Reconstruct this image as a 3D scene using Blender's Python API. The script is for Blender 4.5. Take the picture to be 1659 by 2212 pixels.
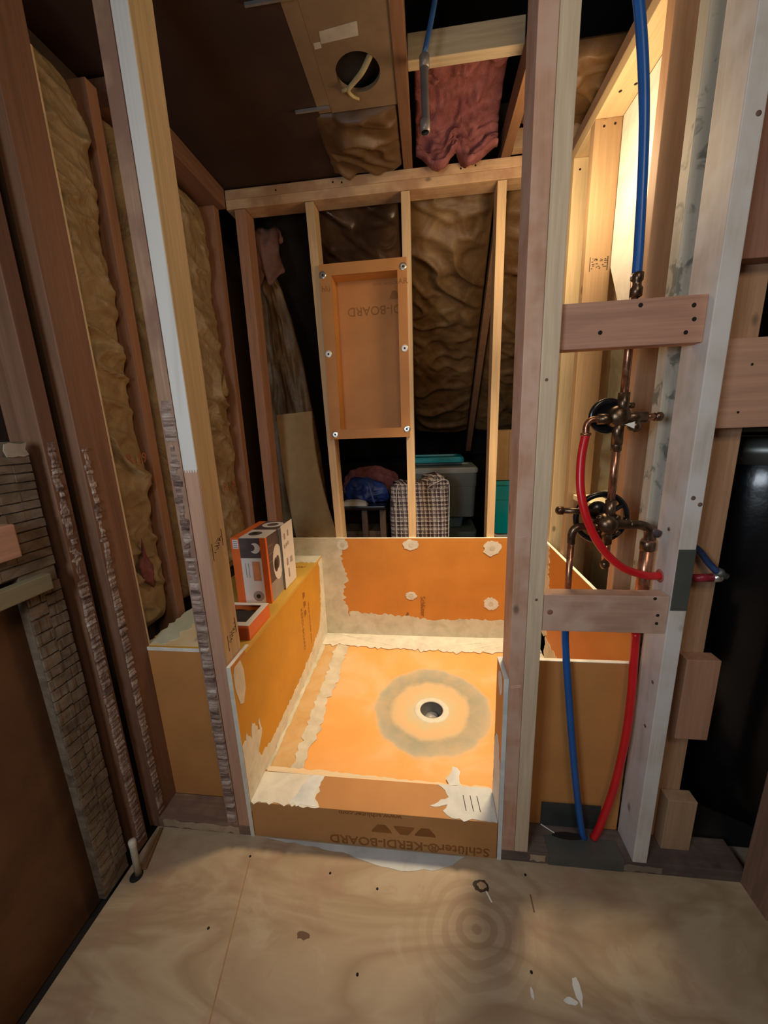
import bpy, bmesh, math, random
from mathutils import Vector, Matrix, noise
random.seed(7)
scene = bpy.context.scene
COL = scene.collection
for o in list(bpy.data.objects): bpy.data.objects.remove(o)

# ------------------------------------------------------------------ camera
PITCH, YAW, ROLL = math.radians(12.914), math.radians(-6.948), math.radians(-2.145)
cam_pos = Vector((0, 0, 1.2983))
right = Vector((math.cos(YAW), -math.sin(YAW), 0))
fh = Vector((math.sin(YAW), math.cos(YAW), 0))
up = Vector((0, 0, 1))
F = fh*math.cos(PITCH) - up*math.sin(PITCH)
U = fh*math.sin(PITCH) + up*math.cos(PITCH)
R2 = right*math.cos(ROLL) + U*math.sin(ROLL)
U2 = U*math.cos(ROLL) - right*math.sin(ROLL)
cd = bpy.data.cameras.new('camera'); cam = bpy.data.objects.new('camera', cd); COL.objects.link(cam)
m = Matrix((R2, U2, -F)).transposed().to_4x4(); m.translation = cam_pos
cam.matrix_world = m
cd.sensor_fit = 'VERTICAL'; cd.sensor_height = 36.0; cd.lens = 806.88/2212*36.0
cd.clip_start = 0.02
scene.camera = cam

# ------------------------------------------------------------------ light and exposure
vs = scene.view_settings
vs.view_transform = 'Standard'; vs.look = 'None'; vs.gamma = 1.0; vs.use_curve_mapping = False
vs.exposure = 0.22
w = bpy.data.worlds.new('world'); scene.world = w; w.use_nodes = True
w.node_tree.nodes['Background'].inputs[0].default_value = (0.9, 0.62, 0.42, 1)
w.node_tree.nodes['Background'].inputs[1].default_value = 0.035

def light(name, kind, loc, energy, color, target=None, **kw):
    d = bpy.data.lights.new(name, kind); d.energy = energy; d.color = color
    for k, v in kw.items(): setattr(d, k, v)
    o = bpy.data.objects.new(name, d); COL.objects.link(o); o.location = loc
    if target: o.rotation_euler = (Vector(target)-Vector(loc)).to_track_quat('-Z', 'Y').to_euler()
    return o
light('work_lamp_bulb', 'POINT', (0.43, 1.45, 2.02), 7.0, (1.0, 0.72, 0.42), shadow_soft_size=0.12)
light('work_lamp_reflector', 'SPOT', (0.42, 1.46, 1.98), 128.0, (1.0, 0.76, 0.47), (-0.06, 1.58, 0.1),
      spot_size=math.radians(68), spot_blend=1.0, shadow_soft_size=0.12)
light('room_window', 'AREA', (-0.62, -0.38, 1.45), 8.0, (0.80, 0.90, 1.0), (0.35, 1.0, 1.15), shape='SQUARE', size=0.4)
light('room_bulb', 'AREA', (0.35, -0.5, 2.3), 6.0, (1.0, 0.82, 0.62), (0.1, 0.9, 0.6), shape='SQUARE', size=0.5)  # warm fill light, added to tint and lift the front faces

# ------------------------------------------------------------------ node helpers
MATS = {}
class NT:
    def __init__(s, name):
        s.m = bpy.data.materials.new(name); s.m.use_nodes = True; s.t = s.m.node_tree
        s.b = s.t.nodes['Principled BSDF']
    def n(s, typ, **kw):
        nd = s.t.nodes.new(typ)
        for k, v in kw.items():
            if k.startswith('i_'): nd.inputs[int(k[2:]) if k[2:].isdigit() else k[2:].replace('_', ' ')].default_value = v
            else: setattr(nd, k, v)
        return nd
    def l(s, a, b): s.t.links.new(a, b)
    def coord(s, scale=(1, 1, 1), seed=True):
        tc = s.n('ShaderNodeTexCoord'); mp = s.n('ShaderNodeMapping')
        mp.inputs['Scale'].default_value = scale
        if seed:
            oi = s.n('ShaderNodeObjectInfo'); mu = s.n('ShaderNodeMath', operation='MULTIPLY', i_1=37.0)
            s.l(oi.outputs['Random'], mu.inputs[0]); va = s.n('ShaderNodeVectorMath', operation='ADD')
            s.l(tc.outputs['Object'], va.inputs[0]); s.l(mu.outputs[0], va.inputs[1]); s.l(va.outputs[0], mp.inputs[0])
        else: s.l(tc.outputs['Object'], mp.inputs[0])
        return mp.outputs[0]
    def noise(s, vec, scale, detail=3, rough=.55, dist=0.0):
        nd = s.n('ShaderNodeTexNoise'); nd.inputs['Scale'].default_value = scale; nd.inputs['Detail'].default_value = detail
        nd.inputs['Roughness'].default_value = rough; nd.inputs['Distortion'].default_value = dist
        s.l(vec, nd.inputs['Vector']); return nd.outputs['Fac']
    def ramp(s, fac, stops, interp='LINEAR'):
        r = s.n('ShaderNodeValToRGB'); cr = r.color_ramp; cr.interpolation = interp
        while len(cr.elements) < len(stops): cr.elements.new(0.5)
        for e, (p, c) in zip(cr.elements, stops): e.position = p; e.color = (*c, 1) if len(c) == 3 else c
        s.l(fac, r.inputs[0]); return r.outputs[0]
    def mix(s, fac, a, b):
        x = s.n('ShaderNodeMix', data_type='RGBA')
        for sock, v in ((x.inputs[0], fac), (x.inputs[6], a), (x.inputs[7], b)):
            if isinstance(v, (int, float)): sock.default_value = v
            elif isinstance(v, tuple): sock.default_value = (*v, 1)
            else: s.l(v, sock)
        return x.outputs[2]
    def math(s, op, a, b=None):
        x = s.n('ShaderNodeMath', operation=op)
        for i, v in enumerate((a, b)):
            if v is None: continue
            if isinstance(v, (int, float)): x.inputs[i].default_value = v
            else: s.l(v, x.inputs[i])
        return x.outputs[0]
    def bump(s, h, strength=.3, dist=.002):
        b = s.n('ShaderNodeBump'); b.inputs['Strength'].default_value = strength; b.inputs['Distance'].default_value = dist
        s.l(h, b.inputs['Height']); s.l(b.outputs[0], s.b.inputs['Normal'])
    def done(s, col, rough=.6, metal=0.0, spec=.5):
        if isinstance(col, tuple): s.b.inputs['Base Color'].default_value = (*col, 1)
        else: s.l(col, s.b.inputs['Base Color'])
        s.b.inputs['Roughness'].default_value = rough; s.b.inputs['Metallic'].default_value = metal
        s.b.inputs['Specular IOR Level'].default_value = spec
        return s.m

def lerp(a, b, t): return tuple(x*(1-t)+y*t for x, y in zip(a, b))
def wood(name, c, dark=.62, axis='z', rough=.7, c2=None, split=None, knots=True, blotch=None):
    """c main colour, grain darker; split=(z, colour) second board colour above z (finger joint)"""
    key = 'wood_'+name+'_'+axis
    if key in MATS: return MATS[key]
    t = NT(key)
    sc = {'z': (1, 1, .05), 'x': (.05, 1, 1), 'y': (1, .05, 1)}[axis]
    v = t.coord(sc); v0 = t.coord((1, 1, 1))
    fine = t.noise(v, 130, 3, .6); broad = t.noise(v, 22, 3, .6, 1.2); mott = t.noise(v0, 9, 3)
    dk = tuple(x*dark for x in c); lt = tuple(min(1, x*1.12) for x in c)
    col = t.ramp(broad, [(.30, dk), (.46, c), (.62, lt), (.8, lerp(c, dk, .4))])
    col = t.mix(t.ramp(fine, [(.35, (.55,)*3), (.65, (0,)*3)]), col, dk)
    if c2: col = t.mix(t.ramp(mott, [(.42, (0, 0, 0)), (.62, (1, 1, 1))]), col, c2)
    if split:
        tc = t.n('ShaderNodeTexCoord'); sx = t.n('ShaderNodeSeparateXYZ'); t.l(tc.outputs['Object'], sx.inputs[0])
        wv = t.math('MULTIPLY', t.math('SINE', t.math('MULTIPLY', sx.outputs[0], 900.0)), .004)
        f = t.math('GREATER_THAN', t.math('ADD', sx.outputs[2], wv), split[0])
        col2 = t.ramp(broad, [(.30, tuple(x*.85 for x in split[1])), (.5, split[1])])
        col = t.mix(f, col, col2)
    if blotch: col = t.mix(t.ramp(t.noise(v0, 16, 4, .6, .6), [(.54, (0, 0, 0)), (.62, (1, 1, 1))]), col, blotch)
    if knots:
        vo = t.n('ShaderNodeTexVoronoi'); vo.inputs['Scale'].default_value = 5.5; vo.inputs['Randomness'].default_value = 1
        sc2 = {'z': (1.4, 1.4, .8), 'x': (.8, 1.4, 1.4), 'y': (1.4, .8, 1.4)}[axis]
        t.l(t.coord(sc2), vo.inputs['Vector'])
        k = t.ramp(vo.outputs['Distance'], [(.035, (1, 1, 1)), (.06, (.45,)*3), (.085, (0, 0, 0))])
        col = t.mix(t.math('MULTIPLY', k, .8), col, tuple(x*.28 for x in c))
    t.bump(fine, .25, .0006)
    MATS[key] = t.done(col, rough); return MATS[key]
def plain(name, c, rough=.6, metal=0.0, var=.18, scale=20, bump=0.0, spec=.5, emit=None):
    if name in MATS: return MATS[name]
    t = NT(name); v = t.coord()
    n1 = t.noise(v, scale, 4)
    col = t.ramp(n1, [(.3, tuple(x*(1-var) for x in c)), (.7, tuple(min(1, x*(1+var)) for x in c))])
    if bump: t.bump(n1, bump, .004)
    MATS[name] = t.done(col, rough, metal, spec); return MATS[name]
def blend(name, stops, scale=8, rough=.7, dist=.5, bump=.2, stretch=(1, 1, 1), metal=0.0, bd=.004, spec=.5):
    if name in MATS: return MATS[name]
    t = NT(name); v = t.coord(stretch)
    n1 = t.noise(v, scale, 5, .6, dist)
    col = t.ramp(n1, stops)
    if bump: t.bump(n1, bump, bd)
    MATS[name] = t.done(col, rough, metal, spec); return MATS[name]
def board_mat(name, c, smear=None, thresh=.6):
    """orange foam board with a fine waffle weave"""
    if name in MATS: return MATS[name]
    t = NT(name); v = t.coord((1, 1, 1), False)
    sx = t.n('ShaderNodeSeparateXYZ'); t.l(v, sx.inputs[0])
    s3 = [t.math('SINE', t.math('MULTIPLY', sx.outputs[i], 1500.0)) for i in range(3)]
    g = t.math('MULTIPLY', t.math('ADD', s3[0], t.math('ADD', s3[1], s3[2])), .33)
    n1 = t.noise(v, 6, 4)
    col = t.ramp(n1, [(.3, tuple(x*.9 for x in c)), (.7, tuple(min(1, x*1.08) for x in c))])
    if smear: col = t.mix(t.ramp(t.noise(v, 7, 5, .65, .8), [(thresh, (0, 0, 0)), (thresh+.06, (1, 1, 1))]), col, smear)
    t.bump(g, .25, .0006)
    MATS[name] = t.done(col, .62); return MATS[name]

# palette
PINE = (.56, .36, .185); PINK = (.50, .285, .19); TAN = (.60, .41, .22); WHITEW = (.70, .67, .60); OLD = (.22, .105, .062); RED = (.36, .17, .085)
KERDI = (.60, .235, .035); KERDI_L = (.80, .38, .09); MORT = (.62, .57, .45)
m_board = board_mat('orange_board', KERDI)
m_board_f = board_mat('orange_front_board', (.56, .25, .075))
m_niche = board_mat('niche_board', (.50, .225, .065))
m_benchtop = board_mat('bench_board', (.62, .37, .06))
m_benchside = board_mat('bench_side_board', (.60, .29, .02))  # same orange board; its golden tint is light put into the colour
m_core = plain('white_foam_edge', (.86, .83, .74), .7)
m_mort = blend('mortar_grey', [(.3, (.50, .47, .36)), (.5, (.62, .58, .45)), (.7, (.70, .66, .54))], 14, .85, .4, .35)
m_mort_lt = blend('mortar_light', [(.3, (.60, .58, .50)), (.55, (.74, .71, .60)), (.75, (.80, .77, .68))], 16, .85, .4, .35)
m_mort_w = blend('mortar_white', [(.3, (.56, .60, .60)), (.55, (.72, .75, .74)), (.75, (.80, .82, .80))], 10, .8, .4, .35)
m_mort_o = blend('mortar_orange_film', [(.3, (.58, .34, .12)), (.55, (.64, .43, .20)), (.75, (.58, .48, .30))], 9, .8, .8, .2)
m_print = plain('print_brown', (.27, .105, .02), .7)
m_print_lt = plain('print_brown_light', (.30, .13, .03), .7)
m_black = plain('black_plastic', (.008, .008, .010), .25, var=.1)
m_dark = plain('dark_void_paint', (.012, .009, .008), .95)  # near-black colour stands in for unlit space beyond the framing
m_copper = blend('aged_copper', [(.3, (.20, .085, .045)), (.5, (.42, .20, .12)), (.7, (.60, .33, .22))], 35, .30, .8, .15, metal=.85)
m_bronze = blend('tarnished_brass', [(.3, (.07, .045, .028)), (.55, (.17, .11, .07)), (.8, (.34, .24, .16))], 45, .32, .6, .2, metal=.85)
m_pexb = plain('blue_pipe_plastic', (.012, .10, .36), .32, var=.08)
m_pexr = plain('red_pipe_plastic', (.62, .012, .018), .30, var=.08)
m_steel = plain('galvanised_steel', (.15, .165, .155), .5, .6, .12, 12)
m_steel_b = plain('bright_metal', (.75, .75, .72), .28, .9, .1)
m_washer = plain('washer_white', (.82, .82, .80), .35, .3, .08)
m_hole = plain('hole_black', (.012, .008, .006), .95)
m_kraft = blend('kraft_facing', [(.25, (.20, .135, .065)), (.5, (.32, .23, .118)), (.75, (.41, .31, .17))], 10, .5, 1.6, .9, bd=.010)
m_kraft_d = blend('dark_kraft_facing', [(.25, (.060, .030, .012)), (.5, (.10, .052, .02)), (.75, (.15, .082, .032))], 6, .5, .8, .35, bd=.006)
m_pinkins = blend('pink_fibre', [(.25, (.14, .04, .04)), (.5, (.22, .070, .07)), (.75, (.32, .12, .115))], 22, .95, .6, .8, bd=.01)
m_roof = blend('dark_roof_felt', [(.3, (.022, .008, .004)), (.6, (.032, .012, .006)), (.8, (.042, .018, .008))], 5, .8, .4, .2)
m_res = blend('plaster_residue', [(.30, (.05, .028, .022)), (.42, (.18, .11, .085)), (.55, (.36, .26, .21)), (.66, (.50, .41, .34)), (.74, (.80, .74, .66))], 17, .85, .5, .5, stretch=(.5, .5, 4.5), bd=.005)
m_res_d = blend('plaster_backing', [(.28, (.075, .048, .032)), (.5, (.17, .125, .085)), (.75, (.27, .215, .155))], 12, .9, .8, .5, stretch=(1, 1, 2), bd=.006)

# ------------------------------------------------------------------ mesh helpers
def link(name, bm, mat, parent=None, origin=None, smooth=False):
    me = bpy.data.meshes.new(name)
    if origin is None: origin = Vector((0, 0, 0))
    origin = Vector(origin)
    bmesh.ops.translate(bm, verts=bm.verts, vec=-origin)
    bmesh.ops.recalc_face_normals(bm, faces=bm.faces)
    bm.to_mesh(me); bm.free()
    if smooth:
        for p in me.polygons: p.use_smooth = True
    o = bpy.data.objects.new(name, me); COL.objects.link(o); o.location = origin
    if mat: me.materials.append(mat)
    if parent:
        o.parent = parent
        base = Vector(parent.location)
        if parent.parent: base = base + Vector(parent.parent.location)
        o.location = origin - base
    return o
def tag(o, label=None, cat=None, group=None, kind=None):
    if label: o['label'] = label
    if cat: o['category'] = cat
    if group: o['group'] = group
    if kind: o['kind'] = kind
    return o
def thing(name, loc, label, cat, group=None):
    o = bpy.data.objects.new(name, None); COL.objects.link(o); o.location = loc; o.empty_display_size = .05
    return tag(o, label, cat, group)
def add_box(bm, x0, x1, y0, y1, z0, z1, bev=0.0, mat=None):
    r = bmesh.ops.create_cube(bm, size=1.0)
    M = Matrix.Translation(((x0+x1)/2, (y0+y1)/2, (z0+z1)/2)) @ Matrix.Diagonal((x1-x0, y1-y0, z1-z0, 1))
    if mat is not None: M = mat @ M
    bmesh.ops.transform(bm, matrix=M, verts=r['verts'])
    if bev:
        es = list({e for v in r['verts'] for e in v.link_edges})
        bmesh.ops.bevel(bm, geom=es, offset=bev, segments=2, affect='EDGES', profile=.6)
def box(name, x0, x1, y0, y1, z0, z1, mat, parent=None, bev=.0015, label=None, cat=None, group=None, kind=None):
    bm = bmesh.new(); add_box(bm, x0, x1, y0, y1, z0, z1, bev)
    o = link(name, bm, mat, parent, ((x0+x1)/2, (y0+y1)/2, z0))
    return tag(o, label, cat, group, kind)
def slant(name, p0, p1, wx, wy, mat, parent=None, label=None, cat=None, group=None, bev=.0015):
    """box of section wx (world X) by wy (world Y-ish) running from p0 to p1 (centres)"""
    p0, p1 = Vector(p0), Vector(p1); d = (p1-p0); L = d.length; z = d.normalized()
    x = Vector((1, 0, 0)); x = (x - z*x.dot(z)).normalized(); y = z.cross(x)
    M = Matrix((x, y, z)).transposed().to_4x4()
    bm = bmesh.new(); add_box(bm, -wx/2, wx/2, -wy/2, wy/2, 0, L, bev)
    bmesh.ops.transform(bm, matrix=Matrix.Translation(p0) @ M, verts=bm.verts)
    o = link(name, bm, mat, parent, p0); return tag(o, label, cat, group)
def smooth_path(pts, n=8):
    P = [Vector(p) for p in pts]
    if len(P) < 3: return P
    out = []
    for i in range(len(P)-1):
        a = P[i-1] if i else P[0]*2-P[1]; b = P[i]; c = P[i+1]; d = P[i+2] if i+2 < len(P) else P[-1]*2-P[-2]
        for k in range(n):
            t = k/n
            out.append(.5*((2*b)+(c-a)*t+(2*a-5*b+4*c-d)*t*t+(3*b-a-3*c+d)*t**3))
    out.append(P[-1]); return out
def add_tube(bm, pts, r, seg=14, smooth=True, n=8):
    P = smooth_path(pts, n) if smooth else [Vector(p) for p in pts]
    rr = r if callable(r) else (lambda t: r)
    T = [(P[min(i+1, len(P)-1)]-P[max(i-1, 0)]).normalized() for i in range(len(P))]
    ref = Vector((0, 0, 1)) if abs(T[0].z) < .9 else Vector((1, 0, 0))
    nrm = (ref - T[0]*ref.dot(T[0])).normalized(); rings = []
    for i, p in enumerate(P):
        nrm = (nrm - T[i]*nrm.dot(T[i])).normalized(); b = T[i].cross(nrm)
        R = rr(i/(len(P)-1))
        rings.append([bm.verts.new(p+R*(math.cos(2*math.pi*k/seg)*nrm+math.sin(2*math.pi*k/seg)*b)) for k in range(seg)])
    for a, b in zip(rings, rings[1:]):
        for k in range(seg): bm.faces.new((a[k], a[(k+1) % seg], b[(k+1) % seg], b[k]))
    bm.faces.new(rings[0][::-1]); bm.faces.new(rings[-1])
def tube(name, pts, r, mat, parent=None, smooth=True, seg=14, origin=None, **kw):
    bm = bmesh.new(); add_tube(bm, pts, r, seg, smooth)
    o = link(name, bm, mat, parent, origin or pts[0], True); return tag(o, **kw)
def add_lathe(bm, c, axis, prof, seg=32):
    """prof = [(r, h)...] about an axis through c"""
    a = Vector(axis).normalized(); ref = Vector((0, 0, 1)) if abs(a.z) < .9 else Vector((1, 0, 0))
    u = (ref-a*ref.dot(a)).normalized(); v = a.cross(u); c = Vector(c); rings = []
    for r, h in prof:
        if r <= 1e-6: rings.append([bm.verts.new(c+a*h)])
        else: rings.append([bm.verts.new(c+a*h+r*(math.cos(2*math.pi*k/seg)*u+math.sin(2*math.pi*k/seg)*v)) for k in range(seg)])
    for A, B in zip(rings, rings[1:]):
        for k in range(seg):
            k2 = (k+1) % seg
            if len(A) == 1 and len(B) > 1: bm.faces.new((A[0], B[k], B[k2]))
            elif len(B) == 1 and len(A) > 1: bm.faces.new((A[k], A[k2], B[0]))
            elif len(A) > 1: bm.faces.new((A[k], A[k2], B[k2], B[k]))
def lathe(name, c, axis, prof, mat, parent=None, seg=32, smooth=True):
    bm = bmesh.new(); add_lathe(bm, c, axis, prof, seg)
    return link(name, bm, mat, parent, c, smooth)
def prism(name, O, Ux, Vx, pts, th, mat, parent=None, **kw):
    """polygon pts (u,v) in plane at O, extruded th along Ux x Vx"""
    O, Ux, Vx = Vector(O), Vector(Ux), Vector(Vx); N = Ux.cross(Vx).normalized()
    bm = bmesh.new(); vs_ = [bm.verts.new(O+Ux*a+Vx*b) for a, b in pts]
    f = bm.faces.new(vs_); r = bmesh.ops.extrude_face_region(bm, geom=[f])
    bmesh.ops.translate(bm, verts=[g for g in r['geom'] if isinstance(g, bmesh.types.BMVert)], vec=N*th)
    bmesh.ops.triangulate(bm, faces=[g for g in bm.faces if len(g.verts) > 4])
    o = link(name, bm, mat, parent, O); return tag(o, **kw)
def ragged(pts, amp=.008, step=.012, closed=True, seed=0, skip=()):
    """subdivide a polygon outline with ragged offsets; skip = edge indices kept straight"""
    rnd = random.Random(seed); out = []
    n = len(pts)
    for i in range(n):
        a = Vector((*pts[i], 0)); b = Vector((*pts[(i+1) % n], 0))
        L = (b-a).length; k = max(1, int(L/step)) if i not in skip else 1
        d = (b-a).normalized() if L else Vector((1, 0, 0)); nn = Vector((-d.y, d.x, 0))
        for j in range(k):
            p = a.lerp(b, j/k)
            if j and k > 1: p = p + nn*rnd.uniform(-amp, amp)*(1 if rnd.random() < .8 else 1.8)
            out.append((p.x, p.y))
    return out
def blob(cx, cy, rx, ry, n=22, amp=.18, seed=0):
    rnd = random.Random(seed)
    return [(cx+rx*(1+rnd.uniform(-amp, amp))*math.cos(2*math.pi*i/n), cy+ry*(1+rnd.uniform(-amp, amp))*math.sin(2*math.pi*i/n)) for i in range(n)]
def text(name, s, O, Ux, Vx, size, mat, parent=None, th=.0004, bold=0.0):
    cu = bpy.data.curves.new('txt', 'FONT'); cu.body = s; cu.size = size; cu.offset = bold*size; cu.align_x = 'CENTER'; cu.align_y = 'CENTER'
    cu.extrude = th/2; cu.resolution_u = 3
    to = bpy.data.objects.new('txt', cu); COL.objects.link(to)
    dg = bpy.context.evaluated_depsgraph_get(); dg.update()
    me = bpy.data.meshes.new_from_object(to.evaluated_get(dg)); bpy.data.objects.remove(to)
    Ux, Vx = Vector(Ux).normalized(), Vector(Vx).normalized(); N = Ux.cross(Vx)
    M = Matrix((Ux, Vx, N)).transposed().to_4x4(); me.transform(M); me.materials.clear(); me.materials.append(mat)
    me.name = name; o = bpy.data.objects.new(name, me); COL.objects.link(o); O = Vector(O); o.location = O
    if parent:
        o.parent = parent; base = Vector(parent.location)
        if parent.parent: base = base + Vector(parent.parent.location)
        o.location = O-base
    return o
def sheet(name, O, Ux, Vx, lu, lv, th, mat, parent=None, nu=24, nv=70, bulge=.6, crumple=.012, freq=9, seed=0, end=True, stretch=1.0, edge=0.0, **kw):
    """padded batt: flat back at O, puffed, crumpled face along N = Ux x Vx"""
    O, Ux, Vx = Vector(O), Vector(Ux).normalized(), Vector(Vx).normalized(); N = Ux.cross(Vx).normalized()
    bm = bmesh.new(); g = []; b = []
    for j in range(nv+1):
        t = j/nv; row = []; rb = []
        for i in range(nu+1):
            s = i/nu; e = max(0, 1-(2*s-1)**4)**.5
            if end: e *= min(1, max(0, 1-(2*t-1)**16))**.5
            h = th*((1-bulge)+bulge*e)*(1 if 0 < i < nu and 0 < j < nv else .25)
            q = Vector((s*lu*freq*.55+seed*7.3, (t*lv+.25*s*lu)*freq*stretch+seed*3.1, seed))
            w_ = noise.noise(q*.6+Vector((9, 2, 4)))
            cr = .9*noise.noise(q*.55) + (1-min(1, abs(noise.noise(q)+.3*w_)*5))*.75*max(0, w_+.45)*1.6 + (1-min(1, abs(noise.noise(q*2.1+Vector((5, 5, 5))))*4))*.48*max(0, .55-w_) + noise.noise(q*4)*.08
            h += crumple*cr*e
            wob = edge*noise.noise(Vector((t*lv*6+seed, 3, s*2)))
            row.append(bm.verts.new(O+Ux*(s*lu+wob)+Vx*(t*lv)+N*h)); rb.append(bm.verts.new(O+Ux*(s*lu+wob)+Vx*(t*lv)))
        g.append(row); b.append(rb)
    for j in range(nv):
        for i in range(nu):
            bm.faces.new((g[j][i], g[j][i+1], g[j+1][i+1], g[j+1][i])); bm.faces.new((b[j][i], b[j+1][i], b[j+1][i+1], b[j][i+1]))
        bm.faces.new((g[j][0], g[j+1][0], b[j+1][0], b[j][0])); bm.faces.new((g[j][nu], b[j][nu], b[j+1][nu], g[j+1][nu]))
    for i in range(nu):
        bm.faces.new((g[0][i], b[0][i], b[0][i+1], g[0][i+1])); bm.faces.new((g[nv][i], g[nv][i+1], b[nv][i+1], b[nv][i]))
    o = link(name, bm, mat, parent, O, True); return tag(o, **kw)
def residue(name, O, Ux, w, h, mat, parent, seed=0, th=.005, pitch=.012, cover=.93):
    """remains of old plaster keys: one uneven ridged crust climbing a stud"""
    rnd = random.Random(seed); O = Vector(O); Ux = Vector(Ux).normalized(); Vz = Vector((0, 0, 1)); N = Ux.cross(Vz)
    bm = bmesh.new(); nz = int(h/.0032); nxx = 8; rows = []; z0r = 0; hh = pitch; a = .05; b = .95; t = .8
    for j in range(nz+1):
        z = h*j/nz
        if z > z0r+hh:
            z0r = z; hh = pitch*rnd.uniform(.5, 1.9); fade = 1 if z < h*.7 else .5
            a = rnd.uniform(0, .10 if fade == 1 else .4); b = 1-rnd.uniform(0, .12 if fade == 1 else .4); t = rnd.uniform(.35, 1) if rnd.random() < cover*fade+.1 else .05
        q = (z-z0r)/hh; row = []
        for i in range(nxx+1):
            sx_ = i/nxx; xx = (a+(b-a)*sx_)*w+rnd.uniform(-.0005, .0005)
            e = 0 if i in (0, nxx) else 1
            hgt = -.0006+e*(.0012+th*t*math.sin(math.pi*min(.98, max(.02, q)))**.6+.0018*noise.noise(Vector((xx*160, z*160, seed))))
            row.append(bm.verts.new((xx, z, hgt)))
        rows.append(row)
    for A, B in zip(rows, rows[1:]):
        for i in range(nxx): bm.faces.new((A[i], A[i+1], B[i+1], B[i]))
    ex = bmesh.ops.extrude_edge_only(bm, edges=[e for e in bm.edges if e.is_boundary])
    for v in ex['geom']:
        if isinstance(v, bmesh.types.BMVert): v.co.z = -.001
    M = Matrix((Ux, Vz, N)).transposed().to_4x4(); M.translation = O
    bmesh.ops.transform(bm, matrix=M, verts=bm.verts)
    me_o = link(name, bm, mat, parent, O); return me_o
def nails(parent, pts, axis=(0, -1, 0), r=.0028, mat=None, name='nail_head'):
    for p in pts: lathe(name, p, axis, [(0, -.001), (r, -.001), (r, .0006), (r*.6, .0009), (0, .0009)], mat or m_hole, parent, 10)
X, Y, Z = Vector((1, 0, 0)), Vector((0, 1, 0)), Vector((0, 0, 1))

# ------------------------------------------------------------------ key planes (metres)
YF, YF2, YB = .9014, .9904, 1.878      # stud front, stud back, back wall studs front
XL, XR, XK = -.578, .209, .560         # bench face, opening right, right knee wall
ZL, ZB, ZC, S = .627, .726, .138, .0381
ZP = 2.285

# ================================================================== SETTING
# plywood floor
t = NT('plywood_floor'); v = t.coord((1, 1, 1), False)
vs1 = t.coord((.45, 1.5, 1), False)
n_big = t.noise(vs1, 3.4, 4, .55, .9); n_fine = t.noise(t.coord((.06, 1, 1), False), 160, 3); n_blot = t.noise(v, 6.5, 5, .6, .6)
rings = t.n('ShaderNodeTexWave', wave_type='RINGS', rings_direction='Z'); rings.inputs['Scale'].default_value = 8; rings.inputs['Distortion'].default_value = 5.0; rings.inputs['Detail'].default_value = 2; rings.inputs['Detail Scale'].default_value = .8
mp = t.n('ShaderNodeMapping'); mp.inputs['Location'].default_value = (.3725, -1.004, 0); mp.inputs['Scale'].default_value = (1.0, 1.1, 1); t.l(v, mp.inputs[0]); t.l(mp.outputs[0], rings.inputs['Vector'])
gr = t.n('ShaderNodeTexGradient', gradient_type='SPHERICAL'); mp2 = t.n('ShaderNodeMapping'); mp2.inputs['Location'].default_value = (1.79, -4.84, 0); mp2.inputs['Scale'].default_value = (4.8, 5.3, 1); t.l(v, mp2.inputs[0]); t.l(mp2.outputs[0], gr.inputs[0])
col = t.ramp(n_big, [(.30, (.34, .235, .145)), (.44, (.47, .36, .24)), (.52, (.37, .265, .165)), (.60, (.50, .395, .27)), (.75, (.38, .26, .16))])
col = t.mix(t.math('MULTIPLY', t.ramp(n_blot, [(.56, (0, 0, 0)), (.66, (1, 1, 1))]), .5), col, (.38, .225, .165))
col = t.mix(t.math('MULTIPLY', t.ramp(n_blot, [(.32, (1, 1, 1)), (.40, (0, 0, 0))]), .5), col, (.55, .46, .34))
col = t.mix(t.math('MULTIPLY', t.math('MULTIPLY', t.ramp(rings.outputs['Color'], [(.3, (1, 1, 1)), (.55, (0, 0, 0))]), gr.outputs['Color']), .75), col, (.30, .20, .12))
col = t.mix(t.math('MULTIPLY', n_fine, .15), col, (.3, .2, .11))
t.bump(n_fine, .12, .001)
m_floor = t.done(col, .55)
floor = box('floor', -.925, 1.9, -1.4, 1.03, -.02, 0, m_floor, bev=0, kind='structure')
# cool daylight painted as a pale patch by the curb, and plywood marks
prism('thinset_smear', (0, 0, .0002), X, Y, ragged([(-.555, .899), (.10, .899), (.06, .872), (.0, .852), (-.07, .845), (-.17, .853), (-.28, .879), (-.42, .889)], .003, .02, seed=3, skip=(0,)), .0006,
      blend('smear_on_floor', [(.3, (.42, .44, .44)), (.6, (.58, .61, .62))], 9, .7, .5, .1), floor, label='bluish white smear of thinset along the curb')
nails(floor, [(x, y, 0) for x, y in ((-.157, .794), (-.183, .618), (.272, .867), (-.566, .842), (.236, .662), (-.599, .666), (-.303, .82))], (0, 0, 1), .0035)
prism('knot_hole', (.140, .828, .0003), X, Y, blob(0, 0, .022, .016, 18, .15, 4), .0005, plain('knot_dark', (.05, .03, .02)), floor)
prism('knot_core', (.142, .829, .0007), X, Y, blob(0, 0, .013, .009, 14, .25, 9), .0005, plain('knot_tan', (.40, .28, .17)), floor)
prism('white_splinter', (.150, .815, .001), X, Y, [(0, 0), (.004, .001), (.016, -.024), (.012, -.024)], .001, m_core, floor)
prism('paint_spot', (.334, .640, .0003), X, Y, blob(0, 0, .008, .022, 12, .3, 5), .0006, m_mort_w, floor)
prism('paint_spot', (.312, .622, .0003), X, Y, blob(0, 0, .014, .006, 12, .3, 6), .0006, m_mort_w, floor)
prism('paint_spot', (.228, .627, .0003), X, Y, blob(0, 0, .004, .010, 10, .3, 7), .0006, m_mort_w, floor)
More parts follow.
